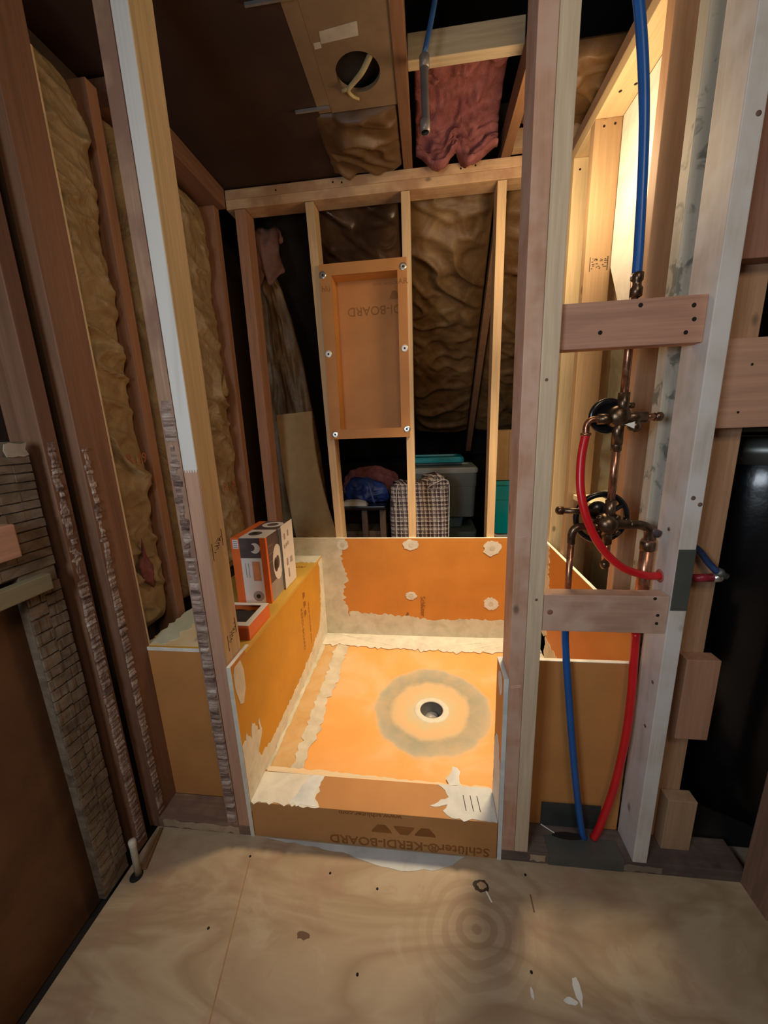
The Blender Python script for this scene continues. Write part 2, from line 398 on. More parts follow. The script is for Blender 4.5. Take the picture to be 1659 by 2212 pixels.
prism('dark_knot', (-.339, .676, .0003), X, Y, blob(0, 0, .022, .008, 14, .3, 8), .0004, plain('knot_brown', (.15, .085, .05)), floor)
prism('dark_mark', (.272, .80, .0003), X, Y, [(0, -.02), (.004, -.02), (.004, .02), (0, .02)], .0004, plain('knot_brown', (.15, .085, .05)), floor)
prism('chalk_line', (0, 0, .0002), X, Y, [(-.504, .509), (-.501, .509), (-.563, .842), (-.566, .842)], .0003, plain('rust_line', (.36, .20, .09)), floor)

# outer shells
box('wall_left', -1.10, -1.06, -1.4, 4.0, -.6, 3.4, plain('old_dark_boards', (.035, .018, .012), .9), bev=0, kind='structure')
box('floor_subfloor', -1.06, 1.9, .99, 2.0, -.12, -.045, m_dark, bev=0, kind='structure')
box('floor_crawl', -1.06, -.925, -1.4, .99, -.12, -.045, m_dark, bev=0, kind='structure')
box('wall_right', 1.9, 1.94, -1.4, 4.0, -.6, 3.4, m_dark, bev=0, kind='structure')
box('floor_storage', -1.06, 1.9, 2.0, 4.0, .40, .44, plain('storage_plywood', (.05, .03, .018), .9), bev=0, kind='structure')
box('wall_back', -1.06, 1.9, 3.70, 3.75, .44, 2.4, m_dark, bev=0, kind='structure')
# flat dark ceiling left of the joists, black void above
box('ceiling_left', -1.06, -.365, -1.4, 1.97, 2.368, 2.385, m_roof, bev=0, kind='structure')
box('ceiling_upper', -1.06, 1.9, -1.4, 4.0, 3.05, 3.08, m_dark, bev=0, kind='structure')
prism('ceiling_back_slope', (-1.06, 0, 0), Y, Z, [(1.93, 2.55), (3.55, 1.02), (3.55, 1.05), (1.93, 2.58)], 2.96, m_dark, kind='structure')

# ================================================================== FRONT WALL FRAMING
def stud(name, x0, x1, y0, y1, z0, z1, mat, label, knots=None, group=None, cat='stud'):
    return box(name, x0, x1, y0, y1, z0, z1, mat, None, .002, label, cat, group)
m_plate = wood('worn_plate', (.30, .185, .12), .6, 'x', .8, c2=(.19, .115, .085))
pl = stud('bottom_plate', -.93, -.592, YF, YF2, 0, S, m_plate, 'worn wooden floor plate under the plaster-stained stud, left of the curb', cat='wall plate')
prism('worn_patch', (-.93, YF-.0004, 0), X, Z, ragged([(.03, .006), (.30, .003), (.30, .03), (.03, .034)], .004, .015, seed=5), .0006, plain('worn_tan', (.42, .31, .21)), pl)
m_plate2 = wood('grey_plate', (.15, .11, .09), .6, 'x', .8, c2=(.09, .06, .055))
pr = stud('bottom_plate', XR, .88, YF, YF2, 0, S, m_plate2, 'dark grey worn floor plate under the pipes, right of the curb', cat='wall plate')
prism('worn_patch', (.292, YF-.0004, .008), X, Z, ragged([(0, 0), (.045, 0), (.045, .024), (0, .024)], .003, .01, seed=2), .0006, plain('worn_tan', (.42, .31, .21)), pr)
prism('worn_patch', (.55, YF-.0004, .006), X, Z, ragged([(0, 0), (.11, 0), (.11, .02), (0, .022)], .003, .01, seed=9), .0006, plain('worn_grey', (.24, .19, .15)), pr)

m_post = wood('jointed_post', PINK, .78, 'z', .65, split=(1.165, (.68, .65, .60)), knots=False)
st = stud('wall_stud', -.629, -.591, YF, YF2, S, ZP, m_post, 'new stud left of the curb, whitewashed above a finger joint and pink below')
# right side of that stud: warm lamp light painted in as yellow wood
pf = box('side_face', -.5912, -.5902, YF+.0025, YF2-.001, S+.60, ZP-.01, wood('yellow_side', (.60, .45, .27), .74, 'z'), st, 0)
pf['label'] = 'yellow pine side of the stud'
for (y0, z0, y1, z1) in ((.915, .952, .972, 1.03), (.926, .665, .978, .748)):
    s = NT('ink'); 
    bm = bmesh.new()
    add_box(bm, -.5901, -.5897, y0, y0+.003, z0, z0+.05); add_box(bm, -.5901, -.5897, y1-.003, y1, z1-.05, z1)
    rnd = random.Random(int(z0*100))
    for k in range(26):
        a = rnd.uniform(.1, .85); b = rnd.uniform(0, .026); yy = y0+(y1-y0)*a; zz = z0+(z1-z0-.04)*a+.008+b
        add_box(bm, -.5901, -.5897, yy, yy+rnd.uniform(.002, .007), zz, zz+.002)
    link('grade_stamp', bm, plain('black_ink', (.03, .025, .02)), st, (-.59, y0, z0))
ds = stud('wall_stud', -.668, -.631, YF, YF2, S, ZP, wood('dirty_stud', (.40, .24, .15), .55, 'z', .8, c2=(.26, .14, .10)), 'old stud crusted with plaster remains, left neighbour of the whitewashed stud')
residue('plaster_remains', (-.667, YF, .05), X, .036, 1.22, m_res, ds, 3, .006, .014)
residue('plaster_remains', (-.667, YF, 1.28), X, .036, .10, m_res, ds, 4, .004, .014, .5)
prism('side_scrap', (-.669, YF, .38), Y, Z, ragged([(.0, 0), (.03, 0), (.03, .07), (0, .07)], .004, .01, seed=3), .012, m_res, ds)

jk = stud('wall_stud', XR, XR+S, YF, YF2, S, ZP, wood('pink_jack', (.55, .31, .205), .75, 'z', .62, c2=(.60, .40, .30)), 'pinkish wooden stud along the right side of the shower opening')
for z, dz in ((.60, .004), (.605, 0), (1.02, .002)):
    prism('dent', (XR+.006, YF-.0002, z), X, Z, [(0, 0), (.026, .006), (.027, .009), (0, .003)], .0005, plain('dent_light', (.70, .44, .34)), jk)
tn = stud('wall_stud', XR+S+.0005, XR+2*S, YF, YF2, S, ZP, wood('cream_stud', (.63, .50, .35), .78, 'z', .65), 'cream coloured stud nailed to the right of the pinkish one')
nails(tn, [(XR+S+.014, YF, 1.385), (XR+S+.02, YF, .86)], mat=plain('knot_small', (.16, .10, .07)), r=.0035, name='knot')

ws = stud('wall_stud', .579, .617, YF, YF2, S, ZP, wood('pale_stud', (.62, .57, .52), .84, 'z', .6, c2=(.68, .66, .64)), 'pale knotty stud right of the pipes with the red pipe through it')
nails(ws, [(.606, YF, 1.83), (.594, YF, 1.115), (.61, YF, 1.10)], mat=plain('knot_small', (.16, .10, .07)), r=.005, name='knot')
nails(ws, [(.579, .925, .62), (.579, .945, 1.03), (.579, .93, .48)], (-1, 0, 0), mat=plain('knot_small', (.16, .10, .07)), r=.005, name='knot')
lathe('pipe_hole', (.5795, .955, .905), (-1, 0, 0), [(0, -.001), (.017, -.001), (.017, .0012), (0, .0012)], plain('bored_hole', (.35, .10, .09)), ws, 20)
bs = stud('wall_stud', .643, .732, .9840, 1.022, S, ZP-.001, wood('brown_stud', (.47, .27, .155), .7, 'z', .7), 'brown stud in shade behind the short blocks, right of the pale stud')
box('nail_plate', .5795, .6165, YF-.0022, YF-.0002, .838, .993, m_steel, None, .0005, 'grey steel plate nailed on the pale stud over the red pipe', 'nail plate')

# cleats at the right
stud('wood_block', .645, .88, .9455, .9835, 1.607, 2.25, wood('red_block', (.33, .16, .105), .7, 'z', .7), 'dark reddish board high up at the right edge above the gap', cat='wood block')
b1 = stud('wood_block', .646, .88, .9455, .9835, 1.266, 1.455, wood('pink_block', (.53, .30, .20), .82, 'x', .7, knots=False), 'large pink wooden block beside the pale stud, above the black tank', cat='wood block')
nails(b1, [(.700, .9455, 1.40), (.688, .9455, 1.30)])
stud('wood_block', .668, .750, .9455, .9835, .43, .675, wood('brown_block', (.44, .235, .145), .82, 'z', .7, knots=False), 'upright brown wooden block halfway down beside the black tank', cat='wood block')
stud('wood_block', .679, .757, .9455, .9835, S+.001, .218, wood('tan_block', (.42, .27, .16), .82, 'z', .75, knots=False), 'small tan wooden block standing on the plate by the black tank', cat='wood block')
slant('wall_stud', (.893, .86, -.0), (.905, .86, 1.2), .05, .085, wood('edge_stud', (.30, .17, .11), .7, 'z', .75), label='reddish brown stud at the lower right corner, standing on the plywood', cat='stud')

# blocks that carry the pipes
ub = stud('wood_block', XR+2*S+.001, .5785, .920, .958, 1.447, 1.540, wood('upper_blocking', (.50, .27, .185), .72, 'x', .65, knots=False), 'upper pink cross block between the studs above the shower valves', cat='wood block')
nails(ub, [(.552, .92, 1.52), (.556, .92, 1.493), (.543, .92, 1.468), (.372, .92, 1.478), (.448, .92, 1.527)], r=.0045)
lb = stud('wood_block', XR+2*S+.001, .5785, .905, .943, .772, .872, wood('lower_blocking', (.52, .315, .225), .75, 'x', .68, c2=(.58, .40, .31), knots=False), 'lower pink cross block below the shower valves, above the two hoses', cat='wood block')
nails(lb, [(.545, .905, .866), (.556, .905, .822), (.556, .905, .80)], r=.004)
nails(lb, [(.303, .905, .825)], r=.007, mat=plain('knot_rust', (.30, .13, .09)), name='knot')

# ================================================================== SHOWER BOARDS
def smear(name, O, Ux, Vx, pts, mat, parent, amp=.007, seed=0, skip=(), th=.0012, step=.012):
    return prism(name, O, Ux, Vx, ragged(pts, amp, step, seed=seed, skip=skip), th, mat, parent)
# back knee wall
kb = thing('knee_wall_board', (-.19, YB-.006, .1), 'orange back board of the shower, mortar along its left and bottom edges', 'wall board')
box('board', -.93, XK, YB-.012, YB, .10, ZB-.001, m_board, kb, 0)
box('foam_edge', -.93, XK, YB-.012, YB, ZB-.0008, ZB+.0006, m_core, kb, 0)
yb = YB-.0122
smear('mortar_band', (0, yb, 0), X, Z, [(-.93, ZB-.002), (-.93, .10), (-.46, .10), (-.45, .30), (-.465, .42), (-.44, .50), (-.47, .60), (-.46, .66), (-.44, ZB-.002)], m_mort, kb, .010, 1, (0, 1, 8))
smear('mortar_band', (0, yb-.0006, 0), X, Z, [(-.50, .13), (XK, .13), (XK, .265), (.2, .272), (0, .262), (-.2, .285), (-.44, .30)], m_mort, kb, .007, 2, (0, 1))
for i, (x, z, rx, rz) in enumerate(((-.457, .690, .030, .030), (-.091, .690, .042, .028), (.322, .672, .044, .040), (-.097, .402, .030, .022), (.323, .363, .038, .036))):
    p_ = prism('mortar_patch', (x, yb-.0004, z), X, Z, blob(0, 0, rx, rz, 26, .16, i+3), .0014, m_mort_lt, kb)
    prism('washer_mark', (x, yb-.002, z), X, Z, blob(0, 0, .014, .013, 18, .04, i), .0004, m_mort, p_)
text('printed_word', 'Schlüter', (-.035, yb-.001, .34), -Z, X, .036, m_print, kb)
prism('printed_mark', (-.13, yb-.001, .285), X, Z, [(0, 0), (.018, 0), (.018, .014), (.009, .02)], .0005, m_print, kb)

# right knee wall
kr = thing('knee_wall_board', (XK, 1.43, .1), 'orange board along the right wall of the shower, seen behind the pipes', 'wall board')
box('board', XK, XK+.0125, 1.003, YB-.013, .10, ZB-.001, m_board, kr, 0)
box('foam_edge', XK, XK+.0125, 1.003, YB-.013, ZB-.0008, ZB+.0006, m_core, kr, 0)
smear('mortar_band', (XK-.0002, 0, 0), -Y, Z, [(-1.865, .12), (-1.01, .12), (-1.01, .25), (-1.865, .27)], m_mort, kr, .008, 4, (0,))
smear('mortar_band', (XK-.0002, 0, 0), -Y, Z, [(-1.865, .12), (-1.72, .12), (-1.70, .45), (-1.74, ZB-.003), (-1.865, ZB-.003)], m_mort, kr, .008, 5, (0, 3, 4))
prism('mortar_patch', (XK-.0004, 1.30, .66), -Y, Z, blob(0, 0, .025, .035, 20, .15, 8), .0012, m_mort_lt, kr)

# front-right panel behind the pipes
fr = thing('front_panel_board', (.4, .996, S), 'orange board behind the red and blue hoses, right of the opening', 'wall board')
box('board', XR+.0005, .575, YF2+.0005, YF2+.0125, S, ZL-.001, m_board_f, fr, 0)
box('foam_edge', XR+.0005, .575, YF2+.0005, YF2+.0125, ZL-.0008, ZL+.001, m_core, fr, 0)
# board that lines the right jamb
jb = thing('jamb_board', (.203, .95, 0), 'thin upright board edge with white mortar lining the right side of the opening', 'wall board')
box('board', XR-.012, XR-.0005, YF, YF2+.012, .0, ZL-.001, m_board, jb, 0)
box('foam_edge', XR-.0125, XR-.0003, YF-.0012, YF-.0002, .0, ZL, m_mort_w, jb, 0)
box('foam_edge', XR-.0125, XR-.0003, YF, YF2+.012, ZL-.0008, ZL+.001, m_mort_w, jb, 0)
smear('mortar_smear', (XR-.0122, 0, 0), -Y, Z, [(-1.0, .14), (-.905, .14), (-.905, .30), (-.93, .38), (-.955, .40), (-1.0, .36)], m_mort_w, jb, .005, 4, (0, 1))
prism('mortar_patch', (XR-.0124, .945, .585), -Y, Z, blob(0, 0, .026, .034, 18, .1, 3), .001, m_mort_w, jb)

# bench: left panel, inner face, top
bn = thing('shower_bench', (-.75, 1.43, .1), 'orange board bench along the left wall with two boxes on top', 'bench')
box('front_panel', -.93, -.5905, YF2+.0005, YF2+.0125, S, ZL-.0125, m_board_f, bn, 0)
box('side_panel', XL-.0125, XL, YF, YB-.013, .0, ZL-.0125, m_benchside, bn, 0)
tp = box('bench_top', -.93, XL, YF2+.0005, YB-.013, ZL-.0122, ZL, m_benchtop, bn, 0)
tp['label'] = 'bench top smeared with pale mortar'
box('top_lip', XL-.0125, XL, YF, YF2, ZL-.0122, ZL-.0008, m_board, bn, 0)
box('foam_edge', -.93, -.592, YF2-.0006, YF2+.0002, ZL-.012, ZL+.0004, m_core, bn, 0)
box('foam_edge', XL-.0128, XL+.0003, YF-.0014, YF-.0002, 0, ZL+.001, m_mort_lt, bn, 0)
box('foam_edge', XL-.0128, XL-.002, YF-.001, YF2+.03, ZL, ZL+.0018, m_core, bn, 0)
xi = XL+.0002
smear('mortar_band', (xi, 0, 0), Y, Z, [(.903, .10), (1.865, .10), (1.865, .616), (1.81, .616), (1.80, .48), (1.775, .35), (1.72, .27), (1.55, .225), (1.35, .205), (1.1, .195), (1.0, .22), (.97, .27), (.93, .34), (.903, .35)], m_mort_lt, bn, .007, 3, (0, 1, 13))
prism('mortar_patch', (xi, .955, .545), Y, Z, [(-.045, .05), (-.035, .07), (0, .072), (.012, .03), (.01, -.03), (-.012, -.07), (-.03, -.06), (-.045, 0)], .0012, m_mort_lt, bn)
prism('mortar_patch', (xi, .97, .30), Y, Z, ragged([(-.06, -.05), (.02, -.06), (.06, 0), (.05, .05), (.045, .01), (.0, .08), (-.01, .02), (-.035, .07), (-.06, .02)], .004, .012, seed=5), .0014, m_mort_lt, bn)
smear('mortar_band', (0, 0, ZL+.0002), X, Y, [(-.985, 1.765), (XL-.001, 1.765), (XL-.001, 1.864), (-.985, 1.864)], m_mort_lt, bn, .008, 8, (1, 2))
smear('mortar_smear', (0, 0, ZL+.0003), X, Y, [(-.925, 1.0), (-.62, 1.0), (-.64, 1.03), (-.70, 1.05), (-.72, 1.10), (-.78, 1.09), (-.80, 1.16), (-.86, 1.18), (-.89, 1.26), (-.925, 1.28)], blend('mortar_peach', [(.3, (.74, .50, .26)), (.5, (.74, .62, .38)), (.7, (.66, .64, .46))], 9, .85), bn, .008, 12, (0,))
for (y, z, s_) in ((1.50, .52, .9), (1.60, .50, .8)):
    text('printed_word', 'KERDI-BOARD' if y < 1.55 else 'www.schluter.com', (xi+.0002, y, z-.12), -Z, Y, .036*s_, m_print, bn)
for k in range(3):
    prism('printed_mark', (xi+.0002, 1.545, .55-.045*k), Y, Z, [(-.012, -.016), (.014, -.010), (.014, .010), (-.012, .016)], .0004, m_print, bn)
text('printed_word', 'schluter', (-.66, 1.70, ZL+.001), X, Y, .03, m_print, bn)
# pale skim over the far-left of the top
smear('mortar_smear', (0, 0, ZL+.0017), X, Y, [(-.925, 1.01), (-.86, 1.01), (-.84, 1.10), (-.87, 1.20), (-.90, 1.33), (-.925, 1.34)], blend('mortar_green', [(.3, (.50, .52, .36)), (.7, (.66, .66, .50))], 9, .85), bn, .01, 11)

# curb
cb = thing('shower_curb', (-.185, .95, 0), 'low orange curb across the opening with upside-down lettering on its front', 'shower curb')
bm = bmesh.new(); add_box(bm, XL+.001, XR-.0135, YF+.001, 1.0115, 0, ZC, .0015)
link('curb_body', bm, board_mat('curb_board', (.50, .245, .085)), cb, (-.185, .95, 0))
zc = ZC+.0002
smear('mortar_smear', (0, 0, zc), X, Y, [(XL+.002, YF+.0015), (-.35, YF+.0015), (-.372, .93), (-.362, .955), (-.375, .985), (-.355, 1.011), (XL+.002, 1.011)], m_mort_lt, cb, .006, 1, (5, 6))
smear('mortar_smear', (0, 0, zc+.0008), X, Y, [(-.45, YF+.002), (-.36, YF+.002), (-.378, .95), (-.362, 1.01), (-.40, 1.01), (-.43, .97)], m_mort_w, cb, .005, 2)
smear('mortar_smear', (0, 0, zc), X, Y, [(.035, .925), (.06, .905), (XR-.014, YF+.001), (XR-.014, 1.011), (.02, 1.011), (.045, .992), (.055, .97), (.03, .96), (-.005, .938), (.01, .935), (.05, .946)], m_mort_w, cb, .004, 3, (2, 3))
for x in (.105, .127, .148):
    prism('pencil_mark', (x, .93, zc+.0016), X, Y, [(0, 0), (.002, 0), (-.003, .05), (-.005, .05)], .0003, m_hole, cb)
text('lettering', 'Schlüter®-KERDI-BOARD', (-.075, YF+.0004, .022), -X, -Z, .046, m_print, cb, bold=.012)
text('lettering', 'www.schluter.com', (-.19, YF+.0004, .128), -X, -Z, .026, m_print, cb, bold=.008)
for k, (x, fl) in enumerate(((-.155, 1), (-.085, -1), (-.020, 1))):
    prism('printed_triangle', (x, YF+.0006, .077), X, Z, [(a, b*fl) for a, b in ((-.032, -.015), (.032, -.015), (.030, -.008), (.012, .016), (-.012, .016), (-.030, -.008))], .0004, m_print, cb)

# shower tray sloping to the drain
DX, DY = .005, 1.372
tr = thing('shower_tray', (DX, DY, .1), 'bright orange shower floor sloping to a round drain ringed with grey mortar', 'shower tray')
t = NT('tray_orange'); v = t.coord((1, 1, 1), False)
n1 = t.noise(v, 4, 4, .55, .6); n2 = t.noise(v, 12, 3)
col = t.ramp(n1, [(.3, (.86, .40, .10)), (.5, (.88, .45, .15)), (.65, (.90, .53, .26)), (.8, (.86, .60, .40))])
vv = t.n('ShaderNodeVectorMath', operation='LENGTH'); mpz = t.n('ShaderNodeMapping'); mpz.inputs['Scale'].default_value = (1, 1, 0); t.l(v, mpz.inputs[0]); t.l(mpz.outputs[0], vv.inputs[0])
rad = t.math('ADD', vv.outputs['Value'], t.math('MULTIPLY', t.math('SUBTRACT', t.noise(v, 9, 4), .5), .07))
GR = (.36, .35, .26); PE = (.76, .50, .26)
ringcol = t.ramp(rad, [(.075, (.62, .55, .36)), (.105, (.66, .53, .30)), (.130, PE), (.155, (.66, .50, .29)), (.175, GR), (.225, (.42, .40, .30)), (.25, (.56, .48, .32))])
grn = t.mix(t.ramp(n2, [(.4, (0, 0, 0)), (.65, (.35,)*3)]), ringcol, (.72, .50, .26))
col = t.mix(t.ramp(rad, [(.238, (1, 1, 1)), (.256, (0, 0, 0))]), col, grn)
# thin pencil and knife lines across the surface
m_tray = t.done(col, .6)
def trayz(x, y):
    d = max(abs(x-DX)/.555, abs(y-DY)/.495, math.hypot((x-DX)/.60, (y-DY)/.56))
    return .112+(.022+.028*min(1, max(0, (y-1.0)/.8)))*min(1.0, max(0, d-.08))
bm = bmesh.new(); x0, x1, y0, y1 = XL+.001, XK-.001, 1.012, YB-.0125; seg = 128; rows = []
for q in range(22):
    f = (q/21)**1.1; row = []
    for k in range(seg):
        a = 2*math.pi*k/seg; cx_, sy_ = math.cos(a), math.sin(a)
        R_ = min((x1-DX)/cx_ if cx_ > 1e-6 else 9, (x0-DX)/cx_ if cx_ < -1e-6 else 9, (y1-DY)/sy_ if sy_ > 1e-6 else 9, (y0-DY)/sy_ if sy_ < -1e-6 else 9)
        r_ = .0482+(R_-.0482)*f; x_, y_ = DX+r_*cx_, DY+r_*sy_
        row.append(bm.verts.new((x_, y_, trayz(x_, y_))))
    rows.append(row)
for cxn, cyn in ((x0, y0), (x1, y0), (x0, y1), (x1, y1)):
    v_ = min(rows[-1], key=lambda q_: (q_.co.x-cxn)**2+(q_.co.y-cyn)**2); v_.co = (cxn, cyn, trayz(cxn, cyn))
for A, B in zip(rows, rows[1:]):
    for k in range(seg): bm.faces.new((A[k], A[(k+1) % seg], B[(k+1) % seg], B[k]))
low = [bm.verts.new((v_.co.x, v_.co.y, .03)) for v_ in rows[-1]]
for k in range(seg): bm.faces.new((rows[-1][k], low[k], low[(k+1) % seg], rows[-1][(k+1) % seg]))
link('tray_body', bm, m_tray, tr, (DX, DY, .1), True)
dr = lathe('drain_flange', (DX, DY, .112), Z, [(.048, -.012), (.048, .003), (.052, .005), (.068, .0045), (.074, .002), (.075, -.002)], m_mort_lt, tr, 48)
lathe('drain_pipe', (DX, DY, .112), Z, [(.0478, .002), (.0478, -.06), (.044, -.062), (0, -.062)], plain('drain_grey', (.17, .17, .16), .45), tr, 40)
lathe('drain_bowl', (DX, DY+.018, .055), Z, [(.026, .012), (.026, -.001), (0, -.001)], plain('drain_light', (.32, .32, .30), .4), tr, 24)
zt_ = .1655
def band(name, pts, mat, seed, amp=.007, dz=.0, skip=()):
    """mortar band laid on the tray surface"""
    P = ragged(pts, amp, .015, seed=seed, skip=skip); bm = bmesh.new()
    f = bm.faces.new([bm.verts.new((x, y, 0)) for x, y in P]); r = bmesh.ops.extrude_face_region(bm, geom=[f])
    bmesh.ops.triangulate(bm, faces=bm.faces[:])
    bmesh.ops.subdivide_edges(bm, edges=[e for e in bm.edges if e.calc_length() > .06], cuts=3)
    top = {v_ for v_ in r['geom'] if isinstance(v_, bmesh.types.BMVert)}
    bm.verts.ensure_lookup_table()
    for v_ in bm.verts: v_.co.z = trayz(v_.co.x, v_.co.y)+dz+.0012
    bmesh.ops.remove_doubles(bm, verts=bm.verts[:], dist=1e-5)
    return link(name, bm, mat, tr, (DX, DY, .1))
band('orange_strip', [(XL+.002, 1.02), (-.488, 1.02), (-.488, 1.76), (XL+.002, 1.80)], m_mort_o, 2, .002, .0)
band('mortar_band', [(XL+.001, 1.02), (-.566, 1.02), (-.562, 1.4), (-.556, 1.78), (XL+.001, 1.80)], m_mort, 7, .003, .0016)
band('mortar_band', [(-.492, 1.03), (-.445, 1.03), (-.452, 1.1), (-.435, 1.2), (-.445, 1.35), (-.425, 1.5), (-.440, 1.60), (-.425, 1.75), (-.500, 1.77), (-.493, 1.5)], m_mort, 1, .007, .0016)
band('mortar_band', [(XL+.002, 1.755), (XK-.002, 1.74), (XK-.002, 1.864), (XL+.002, 1.864)], m_mort_lt, 3, .010, .0032, (1, 2, 3))
band('mortar_film', [(-.57, 1.013), (.19, 1.013), (.19, 1.022), (-.4, 1.034), (-.57, 1.03)], blend('film_peach', [(.3, (.86, .62, .36)), (.7, (.74, .64, .44))], 8), 4, .003, .0045, (0,))
band('mortar_patch', [(.06, 1.016), (.10, 1.016), (.10, 1.07), (.075, 1.09), (.05, 1.04)], m_mort_w, 5, .006, .006)
band('mortar_band', [(.44, 1.03), (XK-.002, 1.03), (XK-.002, 1.74), (.44, 1.74)], m_mort, 6, .012, .001, (1,))

# ================================================================== BACK WALL FRAMING
YS = YB+.0005
m_bs = wood('bright_pine', (.66, .46, .25), .80, 'z', .6)
m_bs2 = wood('brown_pine', (.50, .30, .165), .75, 'z', .65)
def bstud(x0t, x0b, label, mat, z0=.0, w=.038):
    return slant('wall_stud', (x0b+w/2, YS+.0445, z0), (x0t+w/2, YS+.0445, ZP-.003), w, .089, mat, label=label, cat='stud')
bstud(-.531, -.475, 'pine stud in the back wall left of the orange niche box', m_bs)
bstud(-.104, -.104, 'pine stud in the back wall right of the orange niche box', m_bs)
bstud(.302, .290, 'pine stud in the back wall beside the teal tote', m_bs)
bstud(-.862, -.868, 'reddish brown corner stud at the left end of the back wall', wood('corner_stud', (.40, .20, .115), .7, 'z', .7), w=.050)
bstud(.66, .66, 'pine stud at the right end of the back wall, mostly behind others', m_bs2)
m_tp = wood('top_plate', (.60, .40, .225), .78, 'x', .6, c2=(.44, .26, .15))
tp1 = box('top_plate', -.90, .72, YS, YS+.089, ZP, ZP+.038, m_tp, None, .002, 'lower of the two pine top plates on the back wall', 'wall plate')
tp2 = box('top_plate', -.90, .72, YS, YS+.089, ZP+.0385, ZP+.0765, m_tp, None, .002, 'upper of the two pine top plates on the back wall', 'wall plate')
nails(tp2, [(-.40, YS, 2.345), (-.36, YS, 2.34), (-.66, YS, 2.34), (.15, YS, 2.34), (.21, YS, 2.345)], r=.004)
# niche
nb = thing('shower_niche', (-.283, YB, 1.244), 'tall orange recessed niche box fixed between two back wall studs', 'niche')
x0, x1, z0, z1 = -.484, -.086, 1.244, 2.026; a0, a1, c0, c1 = -.429, -.127, 1.290, 1.977
bm = bmesh.new(); yy0, yy1 = YB-.012, YB
for q in ((x0, a0, z0, z1), (a1, x1, z0, z1), (a0, a1, z0, c0), (a0, a1, c1, z1)): add_box(bm, q[0], q[1], yy0, yy1, q[2], q[3])
link('flange', bm, m_niche, nb, (-.283, YB, z0))
bm = bmesh.new(); D = YB+.078
for q in ((a0-.012, a0, YB+.0002, D, c0-.012, c1+.012), (a1, a1+.012, YB+.0002, D, c0-.012, c1+.012), (a0, a1, YB+.0002, D, c0-.012, c0), (a0, a1, YB+.0002, D, c1, c1+.012)): add_box(bm, *q)
link('recess_sides', bm, board_mat('niche_sides', (.62, .30, .08)), nb, (-.283, YB, z0))
box('recess_back', a0-.012, a1+.012, D, D+.012, c0-.012, c1+.012, m_niche, nb, 0)
for i, (x, z) in enumerate(((-.469, 1.982), (-.101, 1.989), (-.466, 1.644), (-.102, 1.649), (-.459, 1.266), (-.099, 1.281))):
    wsr = lathe('washer', (x, yy0, z), -Y, [(0, .0), (.0165, .0), (.0165, .0015), (.012, .0028), (.005, .0018), (0, .0018)], m_washer if i in (2, 3) else m_steel_b, nb, 24)
    lathe('screw', (x, yy0-.0018, z), -Y, [(0, 0), (.0045, 0), (.004, .0012), (0, .0012)], m_hole, wsr, 12)
text('lettering', 'RDI-BOARD', (-.232, D-.0004, 1.845), -X, -Z, .056, m_print_lt, nb, bold=.008)
prism('printed_mark', (-.150, D-.0008, 1.905), X, Z, [(-.026, -.018), (.020, -.018), (.020, .006), (.008, .018), (-.010, .018)], .0005, m_print_lt, nb)
text('lettering', 'schluter.com', (-.19, D-.0004, 1.955), -X, -Z, .022, m_print_lt, nb)
text('lettering', 'hlü', (-.457, yy0-.0004, 1.922), X, Z, .034, m_print_lt, nb, bold=.008)
text('lettering', 'AR', (-.103, yy0-.0004, 1.930), X, Z, .034, m_print_lt, nb, bold=.008)

# ================================================================== RIGHT WALL FRAMING
XS = .5755
m_ry = wood('lit_pine', (.78, .60, .33), .80, 'z', .6)  # wood colour raised to carry the lamp light on the far stud
def rstud(y, label, mat, x0=XS): return stud('wall_stud', x0, x0+.089, y, y+.038, 0.0, ZP-.0005, mat, label)
s1 = rstud(1.795, 'bright yellow stud in the right wall, farthest of that wall', m_ry)
s2 = rstud(1.605, 'tan stud with a black stamp in the right wall beside the white plastic', wood('stamped_stud', (.46, .31, .17), .8, 'z', .62))  # wood colour lowered to stand in for weaker lamp light
s3 = rstud(1.17, 'orange-brown stud in the right wall behind the blue pipe', wood('orange_stud', (.56, .33, .19), .8, 'z', .62))
s4 = rstud(1.035, 'greenish grey stained stud in the right wall, left of the pale front stud', wood('grey_stud', (.52, .50, .42), .85, 'z', .62, blotch=(.20, .21, .18)))
nails(s1, [(.60, 1.795, 2.245), (.635, 1.795, 2.245)], r=.004); nails(s2, [(.605, 1.605, 2.262), (.64, 1.605, 2.266)], r=.004); nails(s3, [(.605, 1.17, 2.25), (.635, 1.17, 2.25)], r=.004)
bm = bmesh.new(); rnd = random.Random(5)
add_box(bm, .592, .594, 1.6044, 1.605, 1.822, 1.868); add_box(bm, .652, .655, 1.6044, 1.605, 1.822, 1.868)
for k in range(24):
    xx = .598+rnd.uniform(0, .046); zz = 1.828+rnd.uniform(0, .034); add_box(bm, xx, xx+rnd.uniform(.003, .01), 1.6044, 1.605, zz, zz+.0022)
link('grade_stamp', bm, plain('black_ink', (.03, .025, .02)), s2, (.62, 1.605, 1.84))
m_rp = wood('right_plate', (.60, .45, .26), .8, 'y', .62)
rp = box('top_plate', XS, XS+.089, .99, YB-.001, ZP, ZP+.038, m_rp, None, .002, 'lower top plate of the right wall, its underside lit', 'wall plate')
box('top_plate', XS, XS+.089, .99, YB-.001, ZP+.0385, ZP+.0765, wood('dark_plate', (.20, .12, .08), .7, 'y', .8), None, .002, 'dark upper top plate of the right wall running diagonally overhead', 'wall plate')  # dark colour stands in for the unlit side of the double plate
nails(rp, [(.605, 1.50, ZP), (.64, 1.48, ZP)], (0, 0, -1), r=.005)
box('window_sill_board', XS+.02, XS+.12, 1.21, 1.60, .975, .995, wood('sill', (.78, .68, .45), .85, 'y', .6), None, .002, 'bright cream wood sill between right wall studs behind the copper pipe', 'sill')
